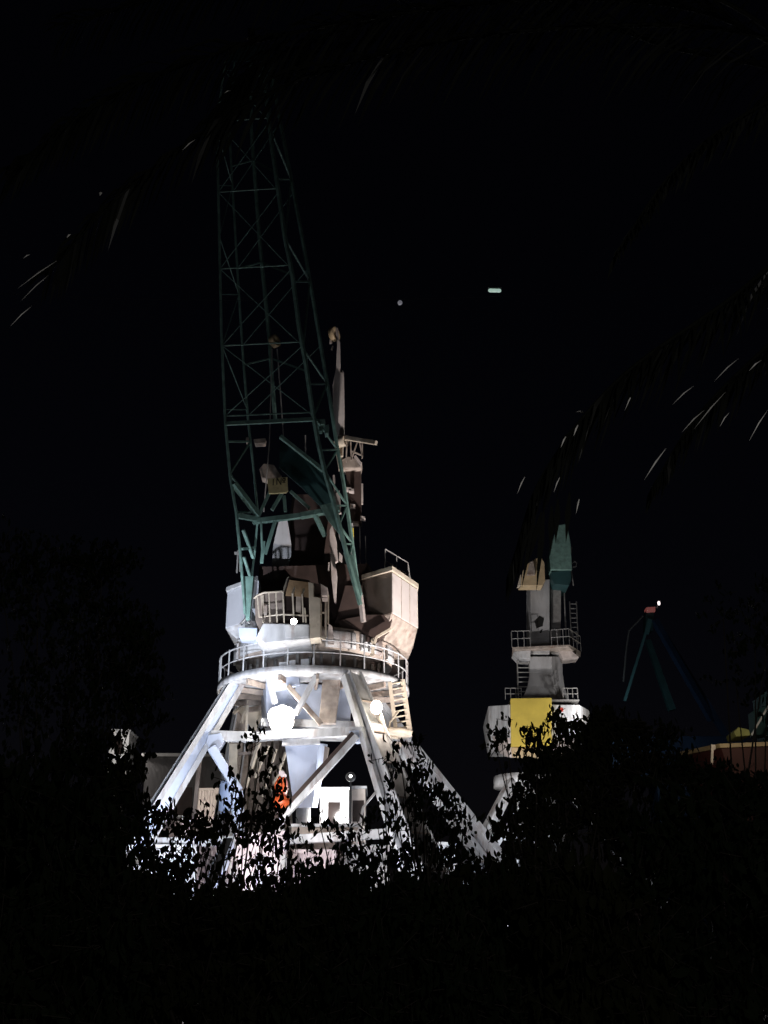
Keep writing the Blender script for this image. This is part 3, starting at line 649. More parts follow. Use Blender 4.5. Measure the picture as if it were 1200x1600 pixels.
mb = MB(); mb.tube([P(1026, 950, YC), P(1029, 943, YC)], .08, 4); mb.tube([P(1005, 962, YC), P(983, 985, YC), P(979, 1010, YC), P(974, 1065, YC)], .12, 4); mb.each('stay_rope', M['steel'], Cc)
mb = MB(); z0 = P(1040, 1150, YC).z; mb.box((P(1060, 1150, YC).x, YC + 4, z0 - 3), 20, 8, 6); mb.box((P(1060, 1150, YC).x, YC + 4, (z0 - 6) / 2), 7, 6, z0 - 6)
mb.each('crane_house', navy, Cc, .1)

# ================================================================== ship
S0 = P(1110, 1160, 112)
Sh = thing('cargo_ship', V((S0.x + 20, 118, -1.6)), 'dark red cargo ship hull with a faded buff bulwark rail, at the right edge', 'ship')
zt = S0.z
mb = MB()
def hullring(z, off): 
    x0 = P(1084, 1160, 112).x + off
    return [V((x0, 118, z)), V((x0 + 3, 113.4, z)), V((x0 + 10, 111.8, z)), V((x0 + 62, 111.8, z)), V((x0 + 66, 118, z)), V((x0 + 62, 124, z)), V((x0 + 10, 124, z)), V((x0 + 3, 122.6, z))]
mb.loft(hullring(-1.6, 6), hullring(zt - .33, 0)); mb.build('hull', M['hull'], Sh, .05)
mb = MB(); mb.loft([v + V((0, -.12 if v.y < 118 else .12, 0)) for v in hullring(zt - .3, -.1)], [v + V((0, -.12 if v.y < 118 else .12, 0)) for v in hullring(zt + .12, -.2)]); mb.build('bulwark', M['strake'], Sh, .05)
mb = MB(); mb.beam(P(1113, 1166, 111.2), P(1112, 1194, 111.2), .22, .2); mb.ext([(1111, 1163), (1118, 1164), (1118, 1171), (1112, 1172)], 111.3, .3); mb.each('fender_bracket', M['pink'], Sh)
mb = MB(); mb.ext([(1147, 1143), (1154, 1136), (1164, 1138), (1171, 1140), (1173, 1149), (1150, 1151)], 113, 3); mb.build('hatch_cover', mat('yellow green tarpaulin', (.33, .34, .12), .8, var=.4, scale=.6), Sh, .1)
mb = MB(); mb.beam(P(1174, 1149, 112.6), P(1215, 1078, 112.6), .16, .16); mb.build('davit', M['white'], Sh)
mb = MB(); mb.ext([(1178, 1110), (1198, 1102), (1200, 1148), (1180, 1148)], 116, 2); mb.box((P(1230, 1110, 118).x, 118, zt + 3), 5, 6, 6); mb.each('deck_house', M['teal_d'], Sh, .05)

# ================================================================== quay clutter behind and under the crane
# storage shed left
YS = 72
W0 = P(228, 1184, YS); W1 = P(345, 1184, YS)
sh = thing('storage_shed', V(((W0.x + W1.x) / 2, YS + 4, 0)), 'dim grey corrugated storage shed behind the left crane leg', 'shed')
mb = MB()
n = 60; ztop = W0.z
prev = None; vs = []; fs = []
for i in range(n * 2 + 1):
    x = W0.x + (W1.x - W0.x) * i / (n * 2); y = YS + (.07 if i % 2 else 0)
    vs += [(x, y, 0), (x, y, ztop)]
for i in range(n * 2): fs.append([2 * i, 2 * i + 2, 2 * i + 3, 2 * i + 1])
mb.add(vs, fs); mb.build('wall', M['shed'], sh)
mb = MB(); mb.box(((W0.x + W1.x) / 2, YS + 5.2, ztop / 2 - .05), W1.x - W0.x - .02, 10, ztop - .1); mb.box(((W0.x + W1.x) / 2, YS + 5, ztop + .12), W1.x - W0.x + .4, 10.8, .2); mb.build('roof', M['steel'], sh, .02)
mb = MB(); mb.ext([(262, 1230), (300, 1230), (300, 1300), (262, 1300)], YS - .06, .05); mb.build('door', M['brown'], sh)
# cream container on stand
def container(px0, py0, px1, py1, Y, dpt, mt, label, catg='container', group=None, name='shipping_container'):
    a_ = P(px0, py0, Y); b_ = P(px1, py1, Y)
    w = b_.x - a_.x; h = a_.z - b_.z
    t = thing(name, V(((a_.x + b_.x) / 2, Y + dpt / 2, b_.z)), label, catg, group)
    mb = MB(); n = int(w / .14)
    vs = []; fs = []
    for i in range(n * 2 + 1):
        x = a_.x + w * i / (n * 2); y = Y + (.05 if (i // 1) % 2 else 0); vs += [(x, y, b_.z), (x, y, a_.z)]
    for i in range(n * 2): fs.append([2 * i, 2 * i + 2, 2 * i + 3, 2 * i + 1])
    mb.add(vs, fs); mb.box(((a_.x + b_.x) / 2, Y + dpt / 2 + .08, (a_.z + b_.z) / 2), w - .02, dpt - .1, h - .02); mb.build('corrugated_wall', mt, t)
    mb = MB()
    for x in (a_.x, b_.x): mb.box((x, Y - .03, (a_.z + b_.z) / 2), .14, .14, h + .1)
    for z in (a_.z, b_.z): mb.box(((a_.x + b_.x) / 2, Y - .03, z), w - .16, .13, .13)
    mb.build('corner_frame', mt, t, .01)
    return t
MC = dict(cw=mat('cream container paint', (.62, .55, .50), .5, var=.12, scale=1, dirt=RUST, dirt_amt=.4), pw=mat('pinkish white container paint', (.74, .64, .66), .5, var=.15, scale=1.2, dirt=RUST, dirt_amt=.6),
          gw=mat('greyish white container paint', (.6, .6, .6), .5, var=.15, scale=1.2, dirt=RUST, dirt_amt=.6))
def seated(px0, py0, px1, Y, h, *a_, **k):
    """container of a given height; py0 its top edge"""
    zt_ = P(px0, py0, Y).z; zb = zt_ - h
    # photo row of the base
    b = atan((zb - CZ) / Y) - PITCH; pyb = 800 - F * tan(b)
    return container(px0, py0, px1, pyb, Y, *a_, **k), zb
def stack(px0, py0, px1, Y, mt, label, labels2):
    zt_ = P(px0, py0, Y).z; n = max(1, round(zt_ / 2.6)); h = zt_ / n
    for k in range(n):
        top = zt_ - k * h; b = atan((top - CZ) / Y) - PITCH; py = 800 - F * tan(b)
        lb = label if k == 0 else labels2 % (k + 1)
        seated(px0, py + .4, px1, Y, h - .03, 2.4, mt[k % len(mt)], lb, 'container', 'containers stacked on the quay')
stack(307, 1233, 344, 62, [MC['cw'], MC['gw'], MC['pw']], 'cream container topmost of the stack beside the lit left crane leg', 'hidden container number %d from the top of the stack by the left crane leg')
# white lit units seen through the leaves
def shape_tank(px, py0, py1, rpx, Y, mt, label):
    top = P(px, py0, Y); bot = P(px, py1, Y); r = rpx * mpp((py0 + py1) / 2, Y)
    t = thing('storage_tank', V((top.x, Y, 0)), label, 'tank')
    mb = MB(); mb.lathe((top.x, Y, 0), [(.01, top.z), (r * .5, top.z - .05), (r * .9, top.z - r * .4), (r, top.z - r * .8), (r, bot.z), (.01, bot.z)], 24); mb.build('tank_shell', mt, t)
    mb = MB()
    for k in range(4):
        a_ = k * pi / 2 + .6; mb.tube([V((top.x + r * .9 * cos(a_), Y + r * .9 * sin(a_), bot.z + .3)), V((top.x + r * 1.2 * cos(a_), Y + r * 1.2 * sin(a_), 0))], .1, 6)
    mb.build('tank_leg', M['steel'], t)
shape_tank(356, 1217, 1280, 12, 49.5, M['skin'], 'pale blue rounded tank standing under the left side of the big crane')
# hopper
def hopper(px, py0, py1, hw_t, hw_b, Y, mt, label):
    t = thing('grain_hopper', V((P(px, py0, Y).x, Y + 1, 0)), label, 'hopper', 'hoppers below the big crane')
    a0, b0 = P(px - hw_t, py0, Y), P(px + hw_t, py0, Y); a1, b1 = P(px - hw_b, py1, Y), P(px + hw_b, py1, Y)
    w = b0.x - a0.x
    mb = MB(); mb.loft([a1 + V((0, w * .3, 0)), b1 + V((0, w * .3, 0)), b1 + V((0, w * .7, 0)), a1 + V((0, w * .7, 0))], [a0, b0, b0 + V((0, w, 0)), a0 + V((0, w, 0))]); mb.build('funnel', mt, t, .03)
    mb = MB(); mb.loft([a0 + V((-.06, -.06, 0)), b0 + V((.06, -.06, 0)), b0 + V((.06, w + .06, 0)), a0 + V((-.06, w + .06, 0))], [v + V((0, 0, .8)) for v in (a0 + V((-.06, -.06, 0)), b0 + V((.06, -.06, 0)), b0 + V((.06, w + .06, 0)), a0 + V((-.06, w + .06, 0)))]); mb.build('rim', mt, t, .03)
    mb = MB()
    for x_, y_ in ((a0.x, Y), (b0.x, Y), (a0.x, Y + w), (b0.x, Y + w)): mb.beam(V((x_, y_ + .0, 0)), V((x_, y_, a0.z)), .16, .16)
    mb.build('support_post', M['white'], t)
hopper(386, 1338, 1394, 17, 9, 41, MC['pw'], 'pinkish white grain hopper with a narrow funnel, below the big floodlight')
hopper(427, 1335, 1392, 15, 8, 41.5, MC['pw'], 'pinkish white grain hopper right of the other hopper, nearer the orange machine')
stack(312, 1325, 350, 43, [MC['pw'], MC['gw']], 'pinkish white container topmost of the stack left of the hoppers', 'container number %d from the top in the stack left of the hoppers')
stack(232, 1322, 300, 46, [MC['gw'], MC['pw']], 'greyish white container topmost of the stack nearest the left tree', 'container number %d from the top in the stack nearest the left tree')
stack(462, 1330, 520, 44, [MC['pw'], MC['gw']], 'pinkish white container topmost of the stack right of the hoppers', 'container number %d from the top in the stack right of the hoppers')
stack(538, 1322, 606, 46, [MC['gw'], MC['pw']], 'greyish white container topmost of the stack behind the climbing bush', 'container number %d from the top in the stack behind the climbing bush')
stack(628, 1318, 712, 50, [MC['gw'], MC['cw']], 'greyish white container topmost of the stack between the right legs of the big crane', 'container number %d from the top in the stack between the right legs')
# slanting conveyor
cv = thing('belt_conveyor', V((P(340, 1400, 39).x, 39, 0)), 'bright white slanting conveyor seen through leaves in front of the hoppers', 'conveyor')
mb = MB(); a_ = P(356, 1320, 40.5); b_ = P(326, 1400, 38.5); b_ = a_ + (b_ - a_) * 1.6; mb.beam(a_, b_, .45, .3); mb.build('belt_frame', M['white_b'], cv, .02)
mb = MB(); mb.beam(a_ + V((0, 0, .2)), b_ + V((0, 0, .2)), .3, .06); mb.build('belt', M['black'], cv)
mb = MB()
for t in (.2, .6): c_ = a_.lerp(b_, t); mb.beam(c_ + V((-.3, 0, 0)), V((c_.x - .5, c_.y, 0)), .08, .08); mb.beam(c_ + V((.3, 0, 0)), V((c_.x + .5, c_.y, 0)), .08, .08)
mb.each('support', M['steel'], cv)
# white cabins on the right under the crane
def cabin(px0, py0, px1, Y, h, mt, label, base_z=0):
    a_ = P(px0, py0, Y); b_ = P(px1, py0, Y); w = b_.x - a_.x; zt_ = a_.z
    t = thing('site_cabin', V(((a_.x + b_.x) / 2, Y + 1.2, 0)), label, 'cabin', 'white cabins under the big crane')
    mb = MB(); mb.box(((a_.x + b_.x) / 2, Y + 1.3, zt_ - h / 2), w, 2.4, h); mb.build('cabin_wall', mt, t, .02)
    mb = MB(); mb.box(((a_.x + b_.x) / 2, Y + 1.3, zt_ + .06), w + .14, 2.6, .12); mb.build('roof', M['white'], t, .02)
    mb = MB()
    k = max(1, int(w / .9))
    for i in range(k): mb.box((a_.x + (i + .5) * w / k, Y + .08, zt_ - h * .42), .5, .06, h * .4)
    mb.each('window', M['glass'], t, .01)
    mb = MB()
    for s_ in (.1, .9):
        for q_ in (.3, 2.2): mb.beam(V((a_.x + w * s_, Y + q_, 0)), V((a_.x + w * s_, Y + q_, zt_ - h)), .18, .18)
    for s_ in (.1, .9): mb.beam(V((a_.x + w * .1, Y + .3, 1)), V((a_.x + w * .9, Y + .3, zt_ - h - .3)), .09, .09)
    mb.each('support_frame', M['steel'], t)
cabin(500, 1234, 545, 50, 2.3, MC['gw'], 'white cabin with bright lit wall under the right side of the big crane')
cabin(549, 1232, 571, 52, 2.3, MC['cw'], 'narrow cream cabin right of the brightly lit white cabin')
cabin(455, 1292, 560, 46, 1.6, M['grime'], 'low long grey cabin below the white cabins under the big crane')
cabin(172, 1142, 202, 74, 2.4, MC['gw'], 'small white elevated cabin glimpsed through the trees far left')
cabin(230, 1278, 285, 58, 2.6, MC['pw'], 'pinkish white cabin behind leaves at the foot of the left crane leg')
cabin(600, 1215, 632, 58, 2.6, M['skin'], 'pale blue cabin behind the front crane leg')
# orange machine
om = thing('forklift', V((P(438, 1240, 45).x, 45.4, 0)), 'orange forklift body raised beside the inverted column of the big crane', 'forklift')
om['label'] = 'orange lifting machine glimpsed through leaves beside the pale inverted column'; om['category'] = 'machine'; om.name = 'boom_lift'
mb = MB(); mb.ext([(428, 1225), (436, 1212), (446, 1214), (448, 1228), (444, 1238), (430, 1242)], 45.0, 1.0); mb.build('basket', M['orange'], om, .05)
mb = MB(); mb.ball(P(438, 1252, 45.2), .34, 14, (1.15, .9, .85)); mb.build('motor_cover', M['orange'], om)
mb = MB(); mb.ext([(434, 1206), (442, 1203), (447, 1210), (440, 1216)], 45, .5); mb.build('head_cover', MC['pw'], om, .03)
mb = MB(); bse = V((P(438, 1252, 45.2).x + .4, 46, 1.0)); mb.beam(P(438, 1262, 45.4), bse, .25, .25); mb.build('boom_arm', M['steel'], om, .02)
mb = MB(); mb.box(bse + V((0, 0, -.1)), 2.6, 1.8, .9); mb.build('chassis', M['grime'], om, .06)
for sx in (-.9, .9):
    for sy in (-.85, .85):
        mb = MB(); mb.lathe(bse + V((sx, sy, -.55)), [(.05, -.15), (.42, -.15), (.45, -.1), (.45, .1), (.42, .15), (.05, .15)], 18, axis=(0, 1, 0)); mb.build('wheel', M['black'], om)
# low quay lamps that light the crane
def quay_lamp(loc, aim, r, em, label, h):
    t = thing('flood_lamp', V((loc.x, loc.y, 0)), label, 'lamp', 'floodlights standing on the quay')
    mb = MB(); mb.tube([V((loc.x, loc.y + .3, 0)), V((loc.x, loc.y + .3, loc.z))], .06, 8); mb.lathe((loc.x, loc.y + .3, 0), [(.35, 0), (.35, .06), (.08, .2)], 12); mb.build('post', M['steel'], t)
    hd = flood(loc, r, aim - loc, em, 'lamp_head', t)
    return t
# small dark lamp under the crane and bright lamps by the cabins
qz = P(548, 1214, 46)
t = thing('bulkhead_lamp', V((qz.x, qz.y, 0)), 'small dark globe lamp with a faint glint, hanging above the white cabins', 'lamp')
mb = MB(); mb.ball(qz, .2, 12); mb.build('lamp_globe', M['dark'], t)
mb = MB(); mb.ball(qz + V((0, -.19, 0)), .06, 8); mb.build('lamp_bulb', E_small, t)
mb = MB(); mb.tube([qz + V((0, .1, 0)), V((qz.x, qz.y + .1, 0))], .04, 6); mb.build('post', M['dark'], t)

# ---- overhead cable with two suspended lamps
cb = thing('overhead_cable', V((0, 30, 0)), 'thin dark overhead cable strung across the night sky', 'cable')
mb = MB(); pts = []
for k in range(25):
    x = -200 + 1600 * k / 24 ; y = 478 - (x - 200) * .04 + 0; pts.append(P(x, 466 - 28 * ((x - 700) / 700) ** 2 * 1 + (700 - x) * .03, 30))
mb.tube(pts, .006, 4); mb.build('cable_strand', M['dark'], cb)
def cable_lamp(px, py, kind):
    c = P(px, py, 30); 
    if kind:
        t = thing('tube_lamp', c, 'glowing pale green tube lamp hanging alone in the dark sky', 'lamp')
        mb = MB(); mb.lathe(c, [(.001, -.2), (.03, -.19), (.05, -.17), (.058, -.13), (.055, -.05), (.058, .0), (.053, .06), (.058, .13), (.05, .17), (.03, .19), (.001, .2)], 14, axis=(1, 0, -.03)); mb.build('lamp_tube', E_green, t)
        mb = MB(); mb.box(c + V((0, 0, .085)), .42, .1, .03); mb.tube([c + V((0, 0, .09)), c + V((0, 0, .2))], .01, 5); mb.each('lamp_hanger', M['dark'], t)
    else:
        t = thing('round_lamp', c, 'small dim grey round lamp left of the pale green tube lamp', 'lamp')
        mb = MB(); mb.ball(c, .075, 12); mb.build('lamp_globe', E_dim, t)
        mb = MB(); mb.tube([c + V((0, 0, .07)), c + V((0, 0, .16))], .01, 5); mb.each('lamp_hanger', M['dark'], t)
cable_lamp(773, 454, 1); cable_lamp(625, 473, 0)

# ================================================================== foreground trees
def leaf_quad(mb_v, mb_f, c, L, W, rnd):
    # elongated, mostly hanging leaf: a folded 6-vertex blade
    th = rnd.uniform(0, 2 * pi); tilt = rnd.gauss(0.35, .45)
    d = V((sin(tilt) * cos(th), sin(tilt) * sin(th), -cos(tilt)))
    ph = rnd.uniform(0, 2 * pi); s_ = d.cross(V((cos(ph), sin(ph), .3))).normalized(); nrm = d.cross(s_)
    o = len(mb_v)
    mb_v += [c - d * L * .5, c - d * L * .15 + s_ * W * .5 + nrm * W * .12, c + d * L * .2 + s_ * W * .42 + nrm * W * .12, c + d * L * .5,
             c + d * L * .2 - s_ * W * .42 + nrm * W * .12, c - d * L * .15 - s_ * W * .5 + nrm * W * .12]
    mb_f += [[o, o + 1, o + 2, o + 3], [o, o + 3, o + 4, o + 5]]
def tree(name, px, Y, label, clumps, branches, leafm, seed, group='trees between the camera and the quay', trunk_r=.05, twig=True):
    rnd = random.Random(seed)
    base = V((P(px, 1500, Y).x, Y, 0))
    t = thing(name, base, label, 'tree', group)
    vs = []; fs = []
    tw = MB()
    crown_c = []
    for (cx, cy, rx, ry, n, sz, Yc) in clumps:
        cen = P(cx, cy, Yc); m = mpp(cy, Yc)
        crown_c.append(cen)
        k = 0
        while k < n:
            # leaves come in small sprays along twigs
            u = rnd.gauss(0, .5); w = rnd.gauss(0, .5); q = rnd.gauss(0, .5)
            if u * u + w * w + q * q > 1.1: continue
            p0 = cen + V((u * rx * m, q * max(rx, ry) * m * .7, w * ry * m))
            if p0.z < .1: p0.z = rnd.uniform(.1, .6)
            dr = V((rnd.gauss(0, 1), rnd.gauss(0, 1), rnd.gauss(-.2, .7))).normalized()
            m_ = rnd.randint(4, 8); ln = sz * rnd.uniform(1.5, 3)
            if twig: tw.beam(p0, p0 + dr * ln, .0035, .0035)
            for j in range(m_):
                leaf_quad(vs, fs, p0 + dr * ln * (j / m_) + V((rnd.gauss(0, .4), rnd.gauss(0, .4), rnd.gauss(0, .4))) * sz, sz * rnd.choice((.6, .9, 1.1, 1.3, 1.6)) * rnd.uniform(.85, 1.15), sz * rnd.uniform(.34, .68), rnd); k += 1
    mb = MB(); mb.v = vs; mb.f = fs; mb.sm = [False] * len(fs)
    cr = mb.build('crown', leafm, t)
    if twig: tw.build('twig', M['bark'], cr)
    tb = MB(); top = sum(crown_c, V((0, 0, 0))) / len(crown_c)
    fork = V((base.x, base.y, max(.8, top.z * .45)))
    tb.tube([base, base.lerp(fork, .5) + V((.03, .02, 0)), fork], trunk_r, 10, trunk_r * .7)
    for c in crown_c:
        if c.z > fork.z - .6:
            mid = fork.lerp(c, .5) + V((rnd.uniform(-.15, .15), rnd.uniform(-.1, .1), rnd.uniform(0, .2)))
            tb.tube([fork, mid, c], min(.011, trunk_r * .3), 5, .003)
    tb.build('trunk', M['bark'], t)
    return t
# (px, py, rx, ry, leaves, leaf size m, depth)
def solid(x0, x1, y0, y1, Y, n, sz=.075, step=95, seed=1):
    rnd = random.Random(seed); L = []
    xs = max(1, round((x1 - x0) / step)); ys = max(1, round((y1 - y0) / step))
    for i in range(xs):
        for j in range(ys):
            L.append((x0 + (i + .5) * (x1 - x0) / xs + rnd.uniform(-15, 15), y0 + (j + .5) * (y1 - y0) / ys + rnd.uniform(-12, 12), step * .95, step * .85, n, sz, Y + rnd.uniform(-.6, .6)))
    return L
LS = .043
# left tree: tall dark mass on the left edge
cl = solid(-60, 175, 1190, 1650, 7.6, 520, .08, 100, 2) + solid(-60, 200, 1430, 1660, 7.0, 520, .08, 75, 22)
for c in ((30, 1120, 110, 80), (120, 1060, 90, 80), (40, 980, 100, 90), (130, 940, 80, 80), (60, 880, 90, 60), (0, 900, 80, 90), (175, 1000, 60, 90), (170, 1080, 50, 60), (130, 1160, 50, 60), (215, 1000, 40, 70), (160, 880, 60, 40), (220, 1090, 35, 60)): cl.append((*c, 420, LS, 7.8))
tree('broadleaf_tree', 60, 7.8, 'tall dark leafy tree filling the left edge of the view', cl, None, M['leaf'], 11)
# middle-left bush
cl = [(c[0], c[1] - 45 * max(0, (400 - c[0]) / 200) ** 2 + 14 * sin(c[0] * .11)) + c[2:] for c in solid(150, 480, 1412, 1530, 7.4, 420, .06, 42, 3)] + solid(150, 480, 1510, 1650, 7.2, 620, .07, 80, 33)
for c in ((205, 1190, 40, 45, 120), (185, 1240, 50, 50, 200), (215, 1290, 45, 50, 200), (225, 1360, 45, 30, 160), (270, 1400, 60, 25, 240), (330, 1420, 60, 25, 200), (390, 1438, 70, 20, 200), (450, 1425, 60, 25, 160),
          (280, 1285, 55, 22, 170), (330, 1290, 50, 20, 130), (270, 1330, 50, 35, 70), (340, 1350, 60, 40, 45), (400, 1340, 60, 40, 45), (450, 1360, 50, 40, 60), (430, 1290, 50, 30, 110), (380, 1280, 40, 25, 70),
          (385, 1240, 28, 45, 55), (405, 1190, 28, 45, 45), (395, 1160, 20, 30, 22), (430, 1240, 25, 40, 50), (415, 1265, 40, 25, 50), (300, 1420, 60, 20, 150), (200, 1410, 60, 50, 300), (370, 1390, 60, 20, 30), (430, 1395, 50, 20, 40), (240, 1270, 40, 15, 60), (188, 1150, 26, 40, 75), (215, 1265, 20, 40, 50), (240, 1345, 35, 40, 130), (280, 1365, 35, 35, 120), (320, 1350, 35, 40, 75), (350, 1375, 35, 30, 60), (400, 1375, 40, 25, 55), (440, 1370, 35, 35, 80), (300, 1310, 40, 18, 70), (370, 1310, 40, 18, 55), (440, 1310, 35, 20, 60), (365, 1235, 22, 45, 30), (350, 1270, 30, 20, 45)): cl.append((*c[:4], c[4] * 1.12, LS, 7.6))
tree('broadleaf_tree', 330, 7.5, 'leafy bush in front of the left leg and hoppers, light showing through its leaves', cl, None, M['leaf2'], 12)
# middle-right bush
cl = [(c[0], c[1] + 22 * sin(c[0] * .045) - 8) + c[2:] for c in solid(480, 780, 1400, 1530, 7.4, 420, .06, 42, 4)] + solid(480, 760, 1510, 1650, 7.2, 620, .07, 80, 44)
for c in ((500, 1290, 45, 14, 60), (510, 1345, 60, 35, 75), (560, 1300, 45, 20, 55), (600, 1350, 50, 30, 100), (560, 1380, 70, 25, 150), (640, 1335, 55, 40, 150), (700, 1350, 60, 40, 160), (740, 1370, 60, 40, 170), (690, 1300, 40, 40, 60),
          (620, 1265, 45, 40, 62), (600, 1230, 25, 45, 35), (640, 1200, 28, 45, 50), (665, 1240, 35, 40, 75), (680, 1275, 35, 30, 65), (715, 1290, 30, 30, 30), (650, 1160, 16, 30, 20), (625, 1180, 25, 30, 22), (650, 1290, 50, 35, 85), (540, 1325, 40, 30, 40), (480, 1405, 60, 25, 100), (530, 1410, 60, 25, 120), (660, 1390, 45, 30, 200), (700, 1410, 45, 40, 300), (740, 1430, 45, 40, 300), (620, 1425, 45, 40, 300), (660, 1440, 50, 40, 300), (580, 1430, 50, 30, 260), (520, 1440, 50, 30, 200), (655, 1205, 22, 30, 50), (690, 1245, 20, 22, 45), (712, 1275, 22, 22, 45), (640, 1240, 22, 35, 50), (500, 1375, 40, 30, 90), (560, 1350, 40, 30, 70), (640, 1350, 45, 30, 80), (700, 1330, 40, 30, 80), (610, 1200, 18, 35, 26), (675, 1225, 25, 30, 45), (700, 1265, 25, 25, 45), (715, 1300, 30, 25, 50), (660, 1195, 16, 20, 25), (590, 1290, 40, 20, 60), (560, 1330, 60, 20, 90)): cl.append((*c[:4], c[4] * .85, LS, 7.8))
tree('broadleaf_tree', 620, 7.6, 'leafy bush climbing over the right legs of the big crane', cl, None, M['leaf'], 13)
# right tree
cl = solid(760, 1010, 1360, 1650, 7.2, 560, .08, 95, 5)
for c in ((800, 1330, 40, 45, 130), (780, 1290, 30, 35, 40), (860, 1300, 60, 60, 480), (850, 1240, 45, 50, 380), (880, 1200, 50, 40, 380), (930, 1180, 50, 45, 420), (850, 1185, 40, 25, 130), (900, 1150, 45, 25, 120), (930, 1135, 40, 25, 160), (960, 1140, 40, 35, 300), (980, 1200, 60, 60, 480),
          (930, 1260, 60, 60, 500), (980, 1300, 70, 60, 500), (780, 1370, 50, 30, 200), (820, 1380, 60, 40, 300), (775, 1170, 16, 45, 26), (790, 1135, 14, 26, 14), (820, 1280, 22, 40, 90), (840, 1140, 18, 25, 12), (1000, 1160, 30, 40, 120), (830, 1205, 18, 20, 60), (838, 1152, 26, 14, 60), (875, 1128, 24, 18, 55), (784, 1155, 15, 28, 26), (815, 1235, 20, 30, 30), (790, 1270, 22, 30, 34)): cl.append((*c[:4], c[4] * 1.45, LS, 7.5))
tree('broadleaf_tree', 900, 7.4, 'dark leafy tree covering the foot of the crane with the yellow panel', cl, None, M['leaf2'], 14)
# far right tree
cl = solid(1010, 1300, 1240, 1650, 7.2, 560, .08, 100, 6)
for c in ((1040, 1200, 50, 40, 380), (1040, 1150, 40, 22, 110), (1100, 1215, 60, 28, 380), (1170, 1235, 60, 26, 380), (1230, 1150, 40, 120, 100), (1180, 1010, 60, 60, 110), (1130, 960, 50, 40, 40), (1210, 940, 50, 60, 120), (1200, 1060, 30, 40, 30), (1150, 1070, 40, 30, 30)): cl.append((*c[:4], c[4] * 1.45, LS, 7.7))
tree('broadleaf_tree', 1130, 7.5, 'dark leafy tree in the lower right corner below the red ship', cl, None, M['leaf'], 15)

# ---- palm with fronds arching over the view
def bez(p, n):
    # Catmull-Rom through points
    out = []
    q = [p[0] * 2 - p[1]] + p + [p[-1] * 2 - p[-2]]
    for i in range(1, len(q) - 2):
        for k in range(n):
            t = k / n; a, b, c, d = q[i - 1], q[i], q[i + 1], q[i + 2]
            out.append(.5 * ((2 * b) + (c - a) * t + (2 * a - 5 * b + 4 * c - d) * t * t + (3 * b - a - 3 * c + d) * t ** 3))
    out.append(p[-1]); return out
hub = P(1430, 230, 4.6)
palm = thing('palm_tree', V((hub.x, hub.y, 0)), 'palm tree standing off to the right, its fronds drooping across the night sky', 'palm tree')
mb = MB(); mb.tube([V((hub.x, hub.y, 0)), V((hub.x + .08, hub.y, 1.2)), hub - V((0, 0, .2)), hub], .2, 14, .15); mb.build('trunk', M['bark'], palm)
def frond(pts, L, seed, n=70, droop=.8, painted_glint=()):
    rnd = random.Random(seed); pl = bez([hub] + [P(*p) for p in pts], 14)
    r = MB(); r.tube(pl, .014, 6, .004); fo = r.build('frond', M['frond'], palm)
    lf = MB(); pale = []; m = len(pl)
    for k in range(n):
        t = .18 + .82 * k / n; f = t * (m - 1); i = min(m - 2, int(f)); c = pl[i].lerp(pl[i + 1], f - i)
        d, s_, u = orient(pl[i + 1] - pl[i])
        for sg in (-1, 1):
            ll = L * (1.1 - .75 * t) * rnd.uniform(.8, 1.15)
            dirv = (d * .75 + s_ * sg * .75 + V((0, 0, -droop * rnd.uniform(.2, 1)))).normalized()
            mid = c + dirv * ll * .5; tip = mid + (dirv + V((0, 0, -droop * .7))).normalized() * ll * .5
            w = (u + V((rnd.gauss(0, .4), rnd.gauss(0, .4), rnd.gauss(0, .4)))).normalized() * .009
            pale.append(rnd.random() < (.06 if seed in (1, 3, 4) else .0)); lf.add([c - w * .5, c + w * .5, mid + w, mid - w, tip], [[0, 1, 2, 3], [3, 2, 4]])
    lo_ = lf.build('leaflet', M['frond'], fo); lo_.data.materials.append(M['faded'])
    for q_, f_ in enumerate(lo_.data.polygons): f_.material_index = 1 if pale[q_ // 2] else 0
    return fo
fr1 = frond([(1200, 60, 4.4), (820, 48, 4.2), (480, 120, 4.1), (230, 270, 4.0), (70, 430, 4.0)], .52, 1, 110)
fr2 = frond([(1330, 120, 4.2), (1190, 165, 3.9), (1060, 260, 3.8), (960, 400, 3.7)], .35, 2, 60)
fr3 = frond([(1300, 330, 4.3), (1150, 460, 4.1), (970, 590, 4.0), (850, 740, 4.0), (800, 880, 4.0)], .5, 3, 90)
fr4 = frond([(1330, 430, 4.4), (1200, 540, 4.2), (1090, 650, 4.2), (1020, 760, 4.2)], .4, 4, 60)
fr5 = frond([(1250, 120, 4.6), (1000, 60, 4.8), (760, -60, 5.2)], .5, 5, 60)
fr6 = frond([(1500, 600, 4.3), (1450, 900, 4.2)], .5, 6, 40)
fr7 = frond([(1100, -10, 4.6), (760, 5, 4.4), (420, 60, 4.3), (180, 150, 4.3), (20, 260, 4.2)], .6, 7, 150)
fr8 = frond([(1100, 20, 4.9), (700, 10, 4.9), (430, 90, 4.8), (330, 190, 4.8)], .6, 8, 150)
fr9 = frond([(1200, -60, 4.9), (800, -90, 4.9), (400, -40, 4.8), (100, 40, 4.8)], .7, 9, 150)
